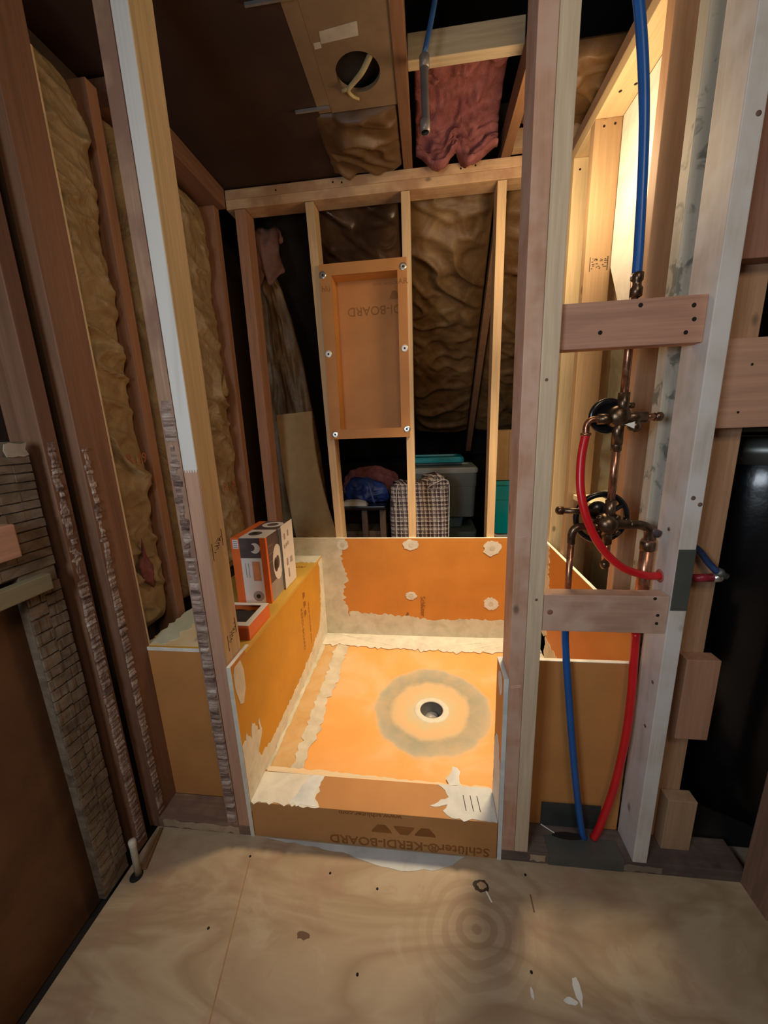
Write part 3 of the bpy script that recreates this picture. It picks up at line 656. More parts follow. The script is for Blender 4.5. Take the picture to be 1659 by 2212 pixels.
# plastic sheeting and wall beyond the studs
sheet('plastic_sheet', (XS+.116, 1.60, 1.0), -Y, Z, .40, .70, .012, blend('clear_foggy_plastic', [(.3, (.16, .16, .12)), (.6, (.26, .26, .21)), (.8, (.45, .45, .40))], 6, .22, .8, .4), None, 14, 30, .5, .012, 8, 2, label='foggy grey plastic sheeting between right wall studs above the sill', cat='plastic sheet')
prism('white_sheet', (XS+.094, 0, 0), -Y, Z, [(-1.602, 1.83), (-1.50, 1.66), (-1.21, 1.60), (-1.21, 2.283), (-1.602, 2.283)], .006, blend('white_wrap', [(.3, (.62, .63, .60)), (.5, (.80, .80, .76)), (.7, (.86, .86, .82))], 9, .55, .7, .5), None, label='bright white plastic sheet behind the blue pipe high on the right wall', cat='plastic sheet')
sheet('plastic_sheet', (XS+.116, 1.60, .0), -Y, Z, .40, .97, .012, blend('olive_plastic', [(.3, (.12, .12, .08)), (.7, (.24, .24, .17))], 6, .3, .8, .4), None, 12, 30, .5, .01, 8, 3, label='dull olive plastic sheeting below the sill in the right wall', cat='plastic sheet')
box('wall_sheathing', XS+.125, XS+.14, 1.0, YB+.1, -.04, 2.36, plain('sheathing_tan', (.28, .20, .12), .8), None, 0, 'plain sheathing board closing the outside of the right wall', 'sheathing')

# ================================================================== LEFT WALL
m_l1 = wood('old_brown', (.235, .115, .068), .72, 'z', .6, knots=False)
l1 = stud('wall_stud', -.955, -.914, YF, 1.002, 0, ZP, m_l1, 'wide smooth dark brown stud at the left corner with plaster along one edge')
residue('plaster_remains', (-.9138, YF+.002, .05), Y, .028, 1.22, m_res, l1, 8, .005, .013)
box('lit_edge', -.9142, -.9128, .9995, 1.004, S, 2.2, plain('edge_tan', (.62, .42, .22), .7), l1, 0)  # thin tan strip along the rear edge of the stud
l2 = stud('wall_stud', -1.02, -.930, .823, .862, 0, 2.33, m_l1, 'narrow old stud with plaster remains, left of the wide brown stud')
residue('plaster_remains', (-.9298, .824, .03), Y, .034, 1.26, m_res, l2, 12, .006, .012)
# plaster-backed boards
l3 = thing('plaster_panel', (-.94, .72, 0), 'old wall strip with rows of broken plaster at the left edge', 'wall panel')
box('backing', -.955, -.9335, .698, .784, 0, 1.295, m_res_d, l3, .002)
box('backing', -.955, -.9335, .30, .697, .99, 1.275, m_res_d, l3, .002)
def lath_rows(name, y0, y1, z0, z1, pitch, seed):
    rnd = random.Random(seed); bm = bmesh.new(); z = z0
    while z < z1-.01:
        hh = pitch*rnd.uniform(.8, 1.15); sl = -.10
        n = 7; vts = []
        for q in range(n+1):
            y = y0+(y1-y0)*q/n; dz = sl*(y-y0)*0+rnd.uniform(-.0015, .0015)
            vts.append((y, dz))
        for (ya, da), (yb_, db) in zip(vts, vts[1:]):
            add_box(bm, -.9340, -.9285+rnd.uniform(-.0015, .001), ya, yb_-.0002, z+(da+db)/2, z+hh*.84+(da+db)/2)
        z += hh
    return link(name, bm, m_res_d, l3, (-.93, y0, z0))
lath_rows('plaster_rows', .742, .7835, .06, .96, .031, 2)
lath_rows('plaster_rows', .70, .741, .05, .95, .033, 4)
lath_rows('plaster_rows', .50, .7835, .995, 1.27, .024, 6)
prism('plaster_flake', (-.9282, .765, 1.262), Y, Z, ragged([(-.03, 0), (.018, .002), (.018, .03), (-.03, .028)], .004, .012, seed=4), .002, plain('plaster_pale', (.42, .36, .28)), l3)
box('nailing_strip', -.9268, -.902, .38, .745, .945, .985, wood('green_board', (.235, .205, .12), .8, 'y', .8, knots=False), None, .003, 'greenish grey horizontal board nailed across at the left edge', 'board')
box('wood_scrap', -.928, -.90, .62, .694, 1.045, 1.120, wood('pink_scrap', (.45, .24, .16), .8, 'y', .7, knots=False), None, .003, 'small pinkish wood scrap above the greenish board at the left edge', 'wood block')
box('lower_panel', -.99, -.975, .05, .76, -.04, .94, blend('brown_panel', [(.3, (.07, .028, .014)), (.55, (.13, .057, .022)), (.75, (.17, .078, .03))], 4, .6, .5, .1), None, .002, 'dark reddish brown panel low on the left wall', 'wall panel')
stud('wall_stud', -1.03, -.985, .55, .605, 1.28, 2.3, m_l1, 'dim brown stud above the plaster strip at the upper left')
# insulated bays left of the bench
box('bay_back', -1.055, -1.04, .86, 1.97, -.04, 2.36, plain('bay_sheath', (.05, .03, .02), .9), None, 0, 'dark boards closing the insulated bays on the left', 'sheathing')
l5 = stud('wall_stud', -1.035, -.945, 1.195, 1.235, 0, ZP, wood('red_stud', (.33, .16, .085), .7, 'z', .7), 'reddish stud right of the torn insulation in the left wall')
l6 = stud('wall_stud', -1.035, -.935, 1.83, 1.872, 0, ZP, wood('red_stud', (.33, .16, .085), .7, 'z', .7), 'reddish stud in the left wall next to the back corner')

def tear(parent, x, y, z, pts, mat=m_pinkins, seed=0):
    bm = bmesh.new(); n = len(pts)
    c = bm.verts.new((x+.016, y, z)); c2 = bm.verts.new((x-.012, y, z)); rg = [bm.verts.new((x, y+a, z+b)) for a, b in pts]
    for i in range(n): bm.faces.new((c, rg[i], rg[(i+1) % n])); bm.faces.new((c2, rg[(i+1) % n], rg[i]))
    bmesh.ops.subdivide_edges(bm, edges=bm.edges[:], cuts=3, use_grid_fill=True)
    for v_ in bm.verts: v_.co.x += .006*noise.noise(v_.co*60)
    return link('torn_fibre', bm, mat, parent, (x, y, z), True)
ins1 = sheet('insulation_batt', (-1.035, 1.0045, .632), Y, Z, .188, 1.65, .082, m_kraft, None, 40, 260, .7, .023, 10, 1, edge=.004, label='paper-faced insulation batt with a pink tear beside the wide brown stud', cat='insulation')
tear(ins1, -.944, 1.085, .86, [(-.035, .02), (-.01, .05), (0, .11), (.008, .05), (.03, -.01), (.028, -.06), (.012, -.075), (-.02, -.04)])
text('printed_code', 'R-19', (-.932, 1.115, 1.225), Y, Z, .046, plain('faded_red_print', (.36, .09, .04)), ins1)
ins2 = sheet('insulation_batt', (-1.035, 1.30, .632), Y, Z, .525, 1.64, .082, m_kraft, None, 80, 240, .7, .026, 9, 4, edge=.004, label='wide paper-faced insulation batt behind the boxes near the back corner', cat='insulation')
tear(ins2, -.946, 1.74, 1.50, [(-.03, .0), (-.01, .02), (.02, .07), (.025, .02), (.05, -.01), (.03, -.04), (-.01, -.04)], m_kraft)
text('printed_code', 'R-19', (-.934, 1.66, 1.05), Y, Z, .06, plain('faded_red_print', (.36, .09, .04)), ins2)
box('top_plate', -1.03, -.90, 1.30, 1.874, ZP+.001, ZP+.079, wood('left_plate', (.22, .105, .06), .7, 'y', .75), None, .002, 'reddish dark top plate of the left wall running to the back corner', 'wall plate')
# grey pipe stub and its hole in the plywood
sp = thing('pipe_stub', (-.885, .765, 0), 'short grey pipe stub standing in a hole in the plywood at the left', 'pipe')
tube('pipe', [(-.885, .765, .0), (-.889, .772, .118)], .009, plain('stub_grey', (.42, .37, .28), .6), sp, smooth=False)
lathe('rim', (-.889, .772, .112), Z, [(.0095, -.012), (.0105, .0), (.0095, .010), (0, .012)], plain('stub_white', (.62, .58, .48), .5), sp, 16)
lathe('floor_hole', (-.888, .760, .0), Z, [(0, .0002), (.018, .0002), (.018, .001), (0, .001)], m_hole, sp, 24)
slant('wood_strip', (-.873, .775, .006), (-.905, .893, .006), .010, .006, plain('strip_brown', (.20, .10, .04)), label='thin brown stick lying on the plywood beside the pipe stub', cat='wood strip')  # cast shadow of the stub, modelled as a thin brown strip

# ================================================================== BOXES ON THE BENCH
m_bor = plain('carton_orange', (.82, .17, .035), .45, var=.06); m_bwh = plain('carton_white', (.80, .78, .76), .45, var=.03)
m_bgr = plain('carton_dark_grey', (.10, .075, .085), .4, var=.2); m_bgr2 = plain('carton_mid_grey', (.36, .32, .32), .45, var=.1); m_bk = plain('carton_black', (.02, .02, .022), .4)
bx = thing('drain_carton', (-.693, 1.44, ZL), 'tall orange and white printed carton standing on the bench', 'box')
X0, X1, Y0, Y1, Z0, Z1 = -.763, -.623, 1.308, 1.568, ZL+.001, .898
box('carton_body', X0, X1, Y0, Y1, Z0, Z1, m_bwh, bx, .0015)
yf = Y0-.0003
def panel(name, O, Ux, Vx, a0, a1, b0, b1, mat, par=bx, th=.0005): return prism(name, O, Ux, Vx, [(a0, b0), (a1, b0), (a1, b1), (a0, b1)], th, mat, par)
W_, H_, D_ = X1-X0, Z1-Z0, Y1-Y0
Of = (X0, yf, Z0)
panel('front_print', Of, X, Z, 0, .034, 0, H_, m_bor)
panel('front_print', Of, X, Z, .118, W_, 0, H_, m_bor)
panel('front_print', Of, X, Z, .034, .118, H_*.70, H_, m_bgr)
panel('front_print', Of, X, Z, .034, .118, 0, H_*.70, m_bwh)
panel('label_patch', (X0, yf-.0006, Z0), X, Z, .008, .030, H_-.042, H_-.006, m_bwh)
for k in range(4): panel('label_text', (X0, yf-.0012, Z0), X, Z, .011, .027, H_-.038+.008*k, H_-.0345+.008*k, m_bgr2)
def ringp(name, c, axis, r0, r1, mat, par=bx, h=.0012, seg=36): return lathe(name, c, axis, [(r0, 0), (r1, 0), (r1, h), (r0, h), (r0, 0)], mat, par, seg, False)
def disc(name, c, axis, r, mat, par=bx, h=.0012, seg=32): return lathe(name, c, axis, [(0, 0), (r, 0), (r, h), (0, h)], mat, par, seg, False)
disc('product_picture', (X0+.096, yf-.0006, Z0+H_*.85), -Y, .021, m_bwh); disc('product_picture', (X0+.082, yf-.002, Z0+H_*.86), -Y, .014, m_bgr)
disc('product_picture', (X0+.090, yf-.0006, Z0+.030), -Y, .022, m_bgr2); disc('product_picture', (X0+.090, yf-.002, Z0+.030), -Y, .009, m_bk)
panel('photo_print', (X0, yf-.0006, Z0), X, Z, .078, .110, H_*.35, H_*.65, plain('print_salmon', (.62, .27, .17)))
panel('photo_print', (X0, yf-.0012, Z0), X, Z, .086, .104, H_*.38, H_*.62, plain('print_orange', (.78, .30, .10)))
for a in (.050, .062): panel('fine_print', (X0, yf-.0006, Z0), X, Z, a, a+.0016, H_*.4, H_*.62, m_bgr)
Or = (X1+.0003, Y0, Z0)
panel('side_print', Or, Y, Z, 0, .014, 0, H_, m_bor); panel('side_print', Or, Y, Z, .014, .13, H_*.28, H_, m_bgr); panel('side_print', Or, Y, Z, .014, .13, 0, H_*.28, m_bgr2)
for k in range(3): panel('tile_line', (X1+.0009, Y0, Z0), Y, Z, .014, .07, H_*(.6+.12*k), H_*(.6+.12*k)+.0016, m_bgr2)
lathe('product_picture', (X1+.0009, Y0+.095, Z0+H_*.52), X, [(.028, 0), (.075, 0), (.075, .0006), (.028, .0006), (.028, 0)], m_bwh, bx, 48, False).scale = (1, .62, 1)
disc('product_picture', (X1+.0009, Y0+.075, Z0+H_*.50), X, .030, m_bgr).scale = (1, .62, 1)
disc('product_picture', (X1+.003, Y0+.075, Z0+H_*.50), X, .022, m_bk).scale = (1, .62, 1)
Ofl = (X1+.016, Y0+.125, Z0+.0)
fl = slant('open_flap', (X1+.011, Y0+.193, Z0-.0+.002), (X1+.013, Y0+.193, Z1+.012), .0022, .130, m_bwh, bx)
for (a, b, c_, d_) in ((.02, .035, .80, .90), (.06, .075, .82, .92), (.015, .028, .66, .72), (.035, .048, .67, .73), (.055, .068, .68, .74), (.03, .045, .36, .48), (.07, .095, .36, .46), (.04, .052, .15, .30)):
    panel('flap_print', (X1+.0135, Y0+.130, Z0), Y, Z, a, b, H_*c_, H_*d_, m_bgr2)
Ot = (X0, Y0, Z1+.0003)
panel('top_print', Ot, X, Y, 0, .034, 0, D_, m_bor); panel('top_print', Ot, X, Y, .034, W_, .12, D_, m_bgr); panel('top_print', Ot, X, Y, .034, W_-.004, 0, .12, m_bwh)
disc('product_picture', (X0+.075, Y0+.06, Z1+.001), Z, .026, m_bgr); disc('product_picture', (X0+.072, Y0+.062, Z1+.0024), Z, .010, m_bk)
lathe('product_picture', (X0+.09, Y0+.20, Z1+.001), Z, [(.025, 0), (.045, 0), (.045, .0006), (.025, .0006), (.025, 0)], m_bwh, bx, 40, False)
ob = thing('open_carton', (-.65, 1.13, ZL), 'small open orange and white carton in front of the tall carton', 'box')
for q in ((-.735, -.586, 1.045, 1.047, m_bor), (-.735, -.586, 1.203, 1.205, m_bor), (-.735, -.733, 1.047, 1.203, m_bor), (-.588, -.586, 1.047, 1.203, m_bor)):
    box('carton_side', q[0], q[1], q[2], q[3], ZL+.001, ZL+.052, q[4], ob, 0)
box('carton_base', -.733, -.588, 1.047, 1.203, ZL+.001, ZL+.004, m_bwh, ob, 0)
bm = bmesh.new(); add_box(bm, -.735, -.586, 1.045, 1.068, ZL+.0522, ZL+.054); add_box(bm, -.735, -.586, 1.188, 1.205, ZL+.0522, ZL+.054); add_box(bm, -.735, -.715, 1.068, 1.188, ZL+.0522, ZL+.054); add_box(bm, -.606, -.586, 1.068, 1.188, ZL+.0522, ZL+.054)
link('folded_rim', bm, m_bwh, ob, (-.65, 1.13, ZL+.052))
sheet('dark_content', (-.728, 1.052, ZL+.004), X, Y, .136, .146, .03, plain('content_dark', (.035, .034, .038), .5), ob, 14, 14, .4, .008, 20, 3)
box('red_front', -.733, -.589, 1.0435, 1.0448, ZL+.003, ZL+.043, plain('carton_red', (.42, .07, .02), .5), ob, 0)

# ================================================================== PIPES AND VALVES
YPP = .972
def P3(pts, y=YPP): return [(a, y, b) if len((a, b)) == 2 else a for a, b in pts]
hv = thing('shower_valve', (.436, YPP, 1.30), 'upper brass valve with a black round plate, red hose on its left', 'valve')
lathe('back_plate', (.436, 1.004, 1.303), -Y, [(0, 0), (.041, 0), (.043, .006), (.041, .012), (.030, .012), (.028, .008), (0, .008)], m_black, hv, 40)
lathe('valve_body', (.452, .998, 1.300), -Y, [(0, 0), (.020, 0), (.027, .012), (.026, .03), (.018, .042), (0, .044)], m_bronze, hv, 28)
tube('side_port', [(.404, YPP, 1.296), (.44, YPP, 1.296)], .0125, m_bronze, hv, smooth=False)
tube('top_port', [(.4585, YPP, 1.305), (.458, YPP, 1.355)], .0125, m_bronze, hv, smooth=False)
tube('bottom_port', [(.452, YPP, 1.295), (.4525, YPP, 1.235)], .0125, m_bronze, hv, smooth=False)
tube('cartridge_stem', [(.46, YPP, 1.299), (.512, YPP, 1.297)], .013, m_bronze, hv, smooth=False)
st_ = tube('capped_stub', [(.505, YPP, 1.297), (.536, YPP, 1.297)], .0085, m_copper, hv, smooth=False)
lathe('end_cap', (.53, YPP, 1.297), X, [(.0085, 0), (.0105, .001), (.0105, .014), (.007, .018), (0, .018)], m_bronze, hv, 18)
lathe('stop_screw', (.484, .955, 1.276), -Y, [(0, -.02), (.011, -.02), (.013, -.006), (.012, .002), (0, .004)], m_bronze, hv, 20)
lathe('stop_screw', (.480, .985, 1.325), X, [(0, -.012), (.007, -.012), (.007, .008), (0, .009)], m_bronze, hv, 14)
prism('white_tag', (.455, .950, 1.272), X, Z, [(0, .010), (.022, .016), (.022, 0)], .001, m_core, hv)
# copper riser between upper block and lower valve
cr = thing('copper_riser', (.455, YPP, .93), 'vertical copper pipe joining the two shower valves through the upper block', 'pipe')
tube('pipe', [(.459, YPP+.004, 1.60), (.458, YPP, 1.45), (.458, YPP, 1.34)], .0088, m_copper, cr, smooth=False)
tube('pipe', [(.4525, YPP, 1.245), (.453, YPP, 1.08)], .0088, m_copper, cr, smooth=False)
lathe('coupling', (.4525, YPP, 1.232), Z, [(.009, -.014), (.0118, -.012), (.0118, .016), (.009, .018)], m_bronze, cr, 20)
lathe('coupling', (.458, YPP, 1.335), Z, [(.009, -.014), (.0118, -.012), (.0118, .016), (.009, .018)], m_bronze, cr, 20)
lathe('coupling', (.461, YPP, 1.556), Z, [(.0088, 0), (.0125, .002), (.0125, .018), (.009, .024), (.009, .030), (.0118, .034), (.0118, .048), (.009, .05)], m_bronze, cr, 20)
# blue supply from above
bp = thing('blue_hose', (.461, YPP, 1.60), 'blue water pipe dropping from the ceiling into the upper cross block', 'hose')
tube('pipe', [(.4605, YPP+.003, 1.592), (.456, YPP, 1.68), (.443, .967, 1.848), (.427, .962, 1.964), (.404, .958, 2.073), (.372, .955, 2.2), (.335, .955, 2.33)], .0098, m_pexb, bp)
lathe('crimp_ring', (.4605, YPP+.003, 1.592), Z, [(.0100, 0), (.0122, .001), (.0122, .009), (.0100, .010)], m_steel_b, bp, 20)
# lower valve
lv = thing('shower_valve', (.442, YPP, 1.04), 'lower brass valve with a black ring plate, pipes left, right and below', 'valve')
def arc_ring(c, R, r, mat, parent, name):
    bm = bmesh.new(); pts = [(c[0]+R*math.cos(a), c[1], c[2]+R*math.sin(a)) for a in [2*math.pi*k/36 for k in range(37)]]
    add_tube(bm, pts, r, 10, False); bmesh.ops.remove_doubles(bm, verts=bm.verts[:], dist=1e-5); return link(name, bm, mat, parent, c, True)
c_ = (.446, 1.002, 1.046)
rg = arc_ring(c_, .062, .0075, m_black, lv, 'ring_plate')
for a in (35, 155, 270):
    a = math.radians(a); tube('ring_spoke', [(c_[0], 1.0, c_[2]), (c_[0]+.060*math.cos(a), 1.0, c_[2]+.060*math.sin(a))], .0065, m_black, rg, smooth=False, seg=8)
lathe('hub', (c_[0]-.01, 1.004, c_[2]+.018), -Y, [(0, 0), (.026, 0), (.024, .012), (0, .014)], m_black, rg, 20)
bm = bmesh.new(); add_lathe(bm, (.448, .998, 1.036), -Y, [(0, 0), (.022, 0), (.030, .012), (.030, .030), (.020, .046), (.010, .052), (0, .053)], 28)
link('valve_body', bm, m_bronze, lv, (.448, .998, 1.036), True)
for dx, dz in ((-.02, .02), (.02, .02), (.022, -.018), (-.022, -.018)):
    lathe('body_screw', (.448+dx, .962, 1.036+dz), -Y, [(0, -.01), (.0065, -.01), (.0065, .004), (.004, .006), (0, .006)], m_bronze, lv, 12)
tube('top_port', [(.453, YPP, 1.05), (.453, YPP, 1.098)], .0125, m_bronze, lv, smooth=False)
tube('bottom_port', [(.451, YPP, 1.03), (.452, YPP, .985)], .0118, m_bronze, lv, smooth=False)
tube('capped_drop', [(.452, YPP, .99), (.453, YPP, .935)], .0085, m_copper, lv, smooth=False)
lathe('end_cap', (.453, YPP, .928), Z, [(0, -.013), (.007, -.011), (.0115, -.003), (.0115, .006), (.0085, .009)], m_bronze, lv, 20)
hd = tube('capped_stub', [(.338, YPP+.012, 1.070), (.43, YPP+.012, 1.066)], .0078, m_bronze, lv, smooth=False)
lathe('end_cap', (.345, YPP+.012, 1.070), -X, [(.008, 0), (.0108, .001), (.0108, .014), (.006, .018), (0, .018)], m_bronze, hd, 18)
tube('side_port', [(.405, YPP, 1.030), (.448, YPP, 1.033)], .0118, m_bronze, lv, smooth=False)
tube('side_port', [(.448, YPP, 1.033), (.478, YPP, 1.036), (.508, YPP, 1.034)], lambda t: .015-.004*t, m_bronze, lv)
# copper drops
cl = thing('copper_pipe', (.366, YPP, .80), 'thin copper pipe running down from the lower valve on its left', 'pipe')
tube('elbow', [(.408, YPP, 1.030), (.388, YPP, 1.030), (.372, YPP, 1.024), (.366, YPP, 1.008), (.366, YPP, .985)], .0098, m_bronze, cl)
tube('pipe', [(.366, YPP, .99), (.367, YPP, .76)], .0082, m_copper, cl, smooth=False)
crr = thing('copper_pipe', (.55, YPP, .80), 'thick capped copper pipe to the right below the lower valve', 'pipe')
tube('elbow', [(.502, YPP, 1.035), (.525, YPP, 1.034), (.545, YPP, 1.026), (.551, YPP, 1.010), (.551, YPP, .99)], .0115, m_bronze, crr)
tube('capped_stub', [(.545, YPP, 1.022), (.572, YPP-.004, 1.010)], .0098, plain('dark_cap', (.09, .07, .085), .4, .3), crr, smooth=False)
tube('pipe', [(.551, YPP, .995), (.550, YPP, .76)], .0155, m_copper, crr, smooth=False)
lathe('collar', (.551, YPP, .975), Z, [(.0155, -.008), (.0175, -.006), (.0175, .012), (.013, .020)], m_bronze, crr, 20)
# red hose loop
rh = thing('red_hose', (.38, YPP, 1.26), 'red hose curving from the upper valve down into the hole in the pale stud', 'hose')
tube('elbow', [(.408, YPP, 1.296), (.394, YPP, 1.296), (.384, YPP, 1.290), (.380, YPP, 1.278), (.380, YPP, 1.262)], .0075, m_copper, rh)
tube('hose', [(.380, YPP, 1.262), (.371, YPP-.008, 1.20), (.371, YPP-.022, 1.125), (.388, YPP-.035, 1.053), (.424, YPP-.04, .986), (.474, YPP-.038, .937), (.535, YPP-.028, .911), (.577, YPP-.018, .905)], .0098, m_pexr, rh)
lathe('crimp_ring', (.380, YPP, 1.258), Z, [(.0100, 0), (.0120, .001), (.0120, .006), (.0100, .007)], m_copper, rh, 20)
tube('hose_end', [(.6565, .955, .900), (.70, .952, .903)], .0098, plain('dark_red_pipe', (.30, .02, .04), .35), rh, smooth=False)
lathe('crimp_ring', (.698, .952, .903), X, [(0, 0), (.0115, 0), (.0115, .016), (.007, .024), (0, .024)], m_steel_b, rh, 16)
sb = thing('small_blue_hose', (.66, .955, .97), 'short dark blue hose bent to a metal fitting in front of the black tank', 'hose')
tube('hose', [(.645, .962, .985), (.665, .962, .970), (.69, .96, .938), (.706, .95, .918)], .008, plain('navy_pipe', (.02, .045, .13), .35), sb)
lathe('fitting', (.704, .95, .920), (.8, -.1, -.45), [(0, 0), (.011, 0), (.012, .010), (.008, .014), (.008, .026), (0, .028)], m_steel, sb, 16)
# lower hoses
bl = thing('blue_hose', (.368, YPP, .76), 'blue hose hanging from the lower cross block down to the floor plate', 'hose')
tube('hose', [(.367, .971, .765), (.370, .968, .70), (.383, .962, .58), (.405, .957, .40), (.432, .955, .21), (.456, .955, .075), (.466, .957, .041)], .0098, m_pexb, bl)
rl = thing('red_hose', (.545, YPP, .76), 'red hose hanging from the lower cross block down to the floor plate', 'hose')
tube('hose', [(.549, .971, .735), (.550, .968, .66), (.552, .962, .55), (.548, .957, .40), (.532, .955, .23), (.506, .955, .09), (.494, .957, .041)], .0105, m_pexr, rl)
# folded steel plate on the floor plate
sp2 = thing('steel_plate', (.44, .95, 0), 'folded dark grey steel sheet over the floor plate where the hoses enter', 'metal plate')
bm = bmesh.new(); add_box(bm, .346, .556, YF-.0022, YF-.0007, .001, .041); add_box(bm, .346, .556, YF-.0007, .955, .0392, .041)
link('front_fold', bm, m_steel, sp2, (.44, .95, .001))
box('rear_fold', .345, .520, .9858, .9874, .0395, .130, plain('steel_dark', (.07, .08, .08), .5, .5), sp2, 0)
prism('pipe_slot', (.40, .957, .0412), X, Y, blob(.02, 0, .048, .011, 20, .06, 3), .0004, m_hole, sp2)
prism('wood_splinter', (.345, .972, .042), X, Y, [(0, .012), (.035, -.012), (.036, -.009), (.002, .015)], .001, m_core, sp2)

# ================================================================== BLACK TANK
tk = thing('black_tank', (1.17, 1.42, 0), 'large glossy black plastic tank filling the gap at the right edge', 'tank')
m_tank = blend('tank_black', [(.3, (.003, .003, .004)), (.7, (.007, .007, .008))], 4, .2, .4, .35, bd=.006)
lathe('tank_body', (1.17, 1.42, .0), Z, [(0, .02), (.40, .02), (.42, .06), (.42, 1.10), (.41, 1.16), (.40, 1.19), (.38, 1.20), (0, 1.21)], m_tank, tk, 72)
lathe('tank_rim', (1.17, 1.42, 1.19), Z, [(.385, -.03), (.424, -.03), (.426, .03), (.40, .045), (.385, .03)], plain('rim_grey', (.16, .165, .15), .35, .5), tk, 72)
box('tank_base', .72, 1.6, 1.0, 1.85, -.044, 0.001, m_dark, tk, 0)

# ================================================================== OVERHEAD
m_joist = wood('joist_brown', (.20, .095, .045), .7, 'y', .75)
box('ceiling_joist', -.090, -.052, .75, 1.962, 2.3625, 2.452, m_joist, None, .002, 'reddish brown ceiling joist between the holed panel and the pink insulation', 'joist')
box('ceiling_joist', .313, .351, .75, 1.962, 2.3625, 2.452, m_joist, None, .002, 'dark ceiling joist right of the drooping pink insulation', 'joist')
box('cross_beam', -.0515, .3125, 1.50, 1.538, 2.440, 2.512, wood('beam_tan', (.50, .40, .26), .75, 'x', .7), None, .002, 'pale horizontal beam overhead above the pink insulation', 'beam')
box('cross_joist', .352, .70, 1.835, 1.873, 2.363, 2.43, wood('joist_tan', (.33, .22, .13), .75, 'x', .7), None, .002, 'short tan block on the top plate behind the front studs at the right', 'beam')
# tan panel with a round hole, lying flat under the joists
hp = thing('holed_panel', (-.20, 1.3, 2.367), 'tan overhead panel with a round hole and a whitish sticker', 'panel')
HX, HY, HZ = -.203, 1.417, 2.367; hr = .069; segs = 64; PX0, PX1, PY0, PY1 = -.318, -.0905, .70, 1.552
bm = bmesh.new(); inner, outv = [], []
for k in range(segs):
    a = 2*math.pi*k/segs; c_x, s_y = math.cos(a), math.sin(a)
    R_ = min((PX1-HX)/c_x if c_x > 1e-6 else 9, (PX0-HX)/c_x if c_x < -1e-6 else 9, (PY1-HY)/s_y if s_y > 1e-6 else 9, (PY0-HY)/s_y if s_y < -1e-6 else 9)
    inner.append(bm.verts.new((HX+hr*c_x, HY+hr*s_y, HZ))); outv.append(bm.verts.new((HX+R_*c_x, HY+R_*s_y, HZ)))
for cxn, cyn in ((PX0, PY0), (PX1, PY0), (PX0, PY1), (PX1, PY1)):
    v_ = min(outv, key=lambda q_: abs(math.atan2(q_.co.y-HY, q_.co.x-HX)-math.atan2(cyn-HY, cxn-HX))); v_.co = (cxn, cyn, HZ)
for k in range(segs): bm.faces.new((inner[k], outv[k], outv[(k+1) % segs], inner[(k+1) % segs]))
r = bmesh.ops.extrude_face_region(bm, geom=bm.faces[:]); bmesh.ops.translate(bm, verts=[g_ for g_ in r['geom'] if isinstance(g_, bmesh.types.BMVert)], vec=(0, 0, .012))
link('panel', bm, plain('panel_tan', (.19, .125, .07), .8, var=.1), hp, (HX, HY, HZ))
box('panel_flange', -.364, PX0-.0005, 1.15, 1.548, 2.3675, 2.378, plain('panel_tan', (.19, .125, .07)), hp, 0)
prism('sticker', (0, 0, HZ-.0002), X, -Y, [(-.290, -1.312), (-.181, -1.305), (-.178, -1.266), (-.287, -1.278)], .0006, plain('sticker_white', (.40, .37, .32), .6), hp)
prism('sticker', (0, 0, HZ-.0002), X, -Y, [(-.312, -1.325), (-.291, -1.323), (-.291, -1.305), (-.312, -1.307)], .0006, plain('sticker_white', (.40, .37, .32), .6), hp)
m_rag = plain('rag_yellow', (.40, .32, .16), .8)
rg_ = tube('hanging_rag', [(-.150, 1.375, 2.385), (-.185, 1.405, 2.362), (-.215, 1.43, 2.357), (-.240, 1.448, 2.35), (-.232, 1.475, 2.352), (-.215, 1.498, 2.358)], lambda t: .009-.005*t, m_rag, hp)
tube('rag_end', [(-.236, 1.446, 2.352), (-.262, 1.452, 2.352)], .005, m_rag, hp)
box('hole_backing', -.30, -.11, 1.32, 1.52, 2.40, 2.405, m_hole, hp, 0)
box('metal_strip', -.440, -.320, 1.518, 1.524, 2.358, 2.3665, plain('strip_silver', (.42, .43, .44), .35, .8), hp, 0)
box('metal_strip', -.455, -.330, 1.178, 1.184, 2.360, 2.3675, plain('strip_silver', (.42, .43, .44), .35, .8), hp, 0)
# crumpled paper batts between the joists
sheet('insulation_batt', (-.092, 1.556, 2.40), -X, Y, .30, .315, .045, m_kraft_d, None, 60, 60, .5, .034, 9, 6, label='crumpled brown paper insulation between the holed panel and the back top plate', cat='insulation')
sheet('insulation_batt', (.70, 1.55, 2.47), -X, Y, .34, .28, .05, m_kraft_d, None, 50, 50, .5, .034, 9, 9, label='crumpled dark insulation overhead behind the right front studs', cat='insulation')
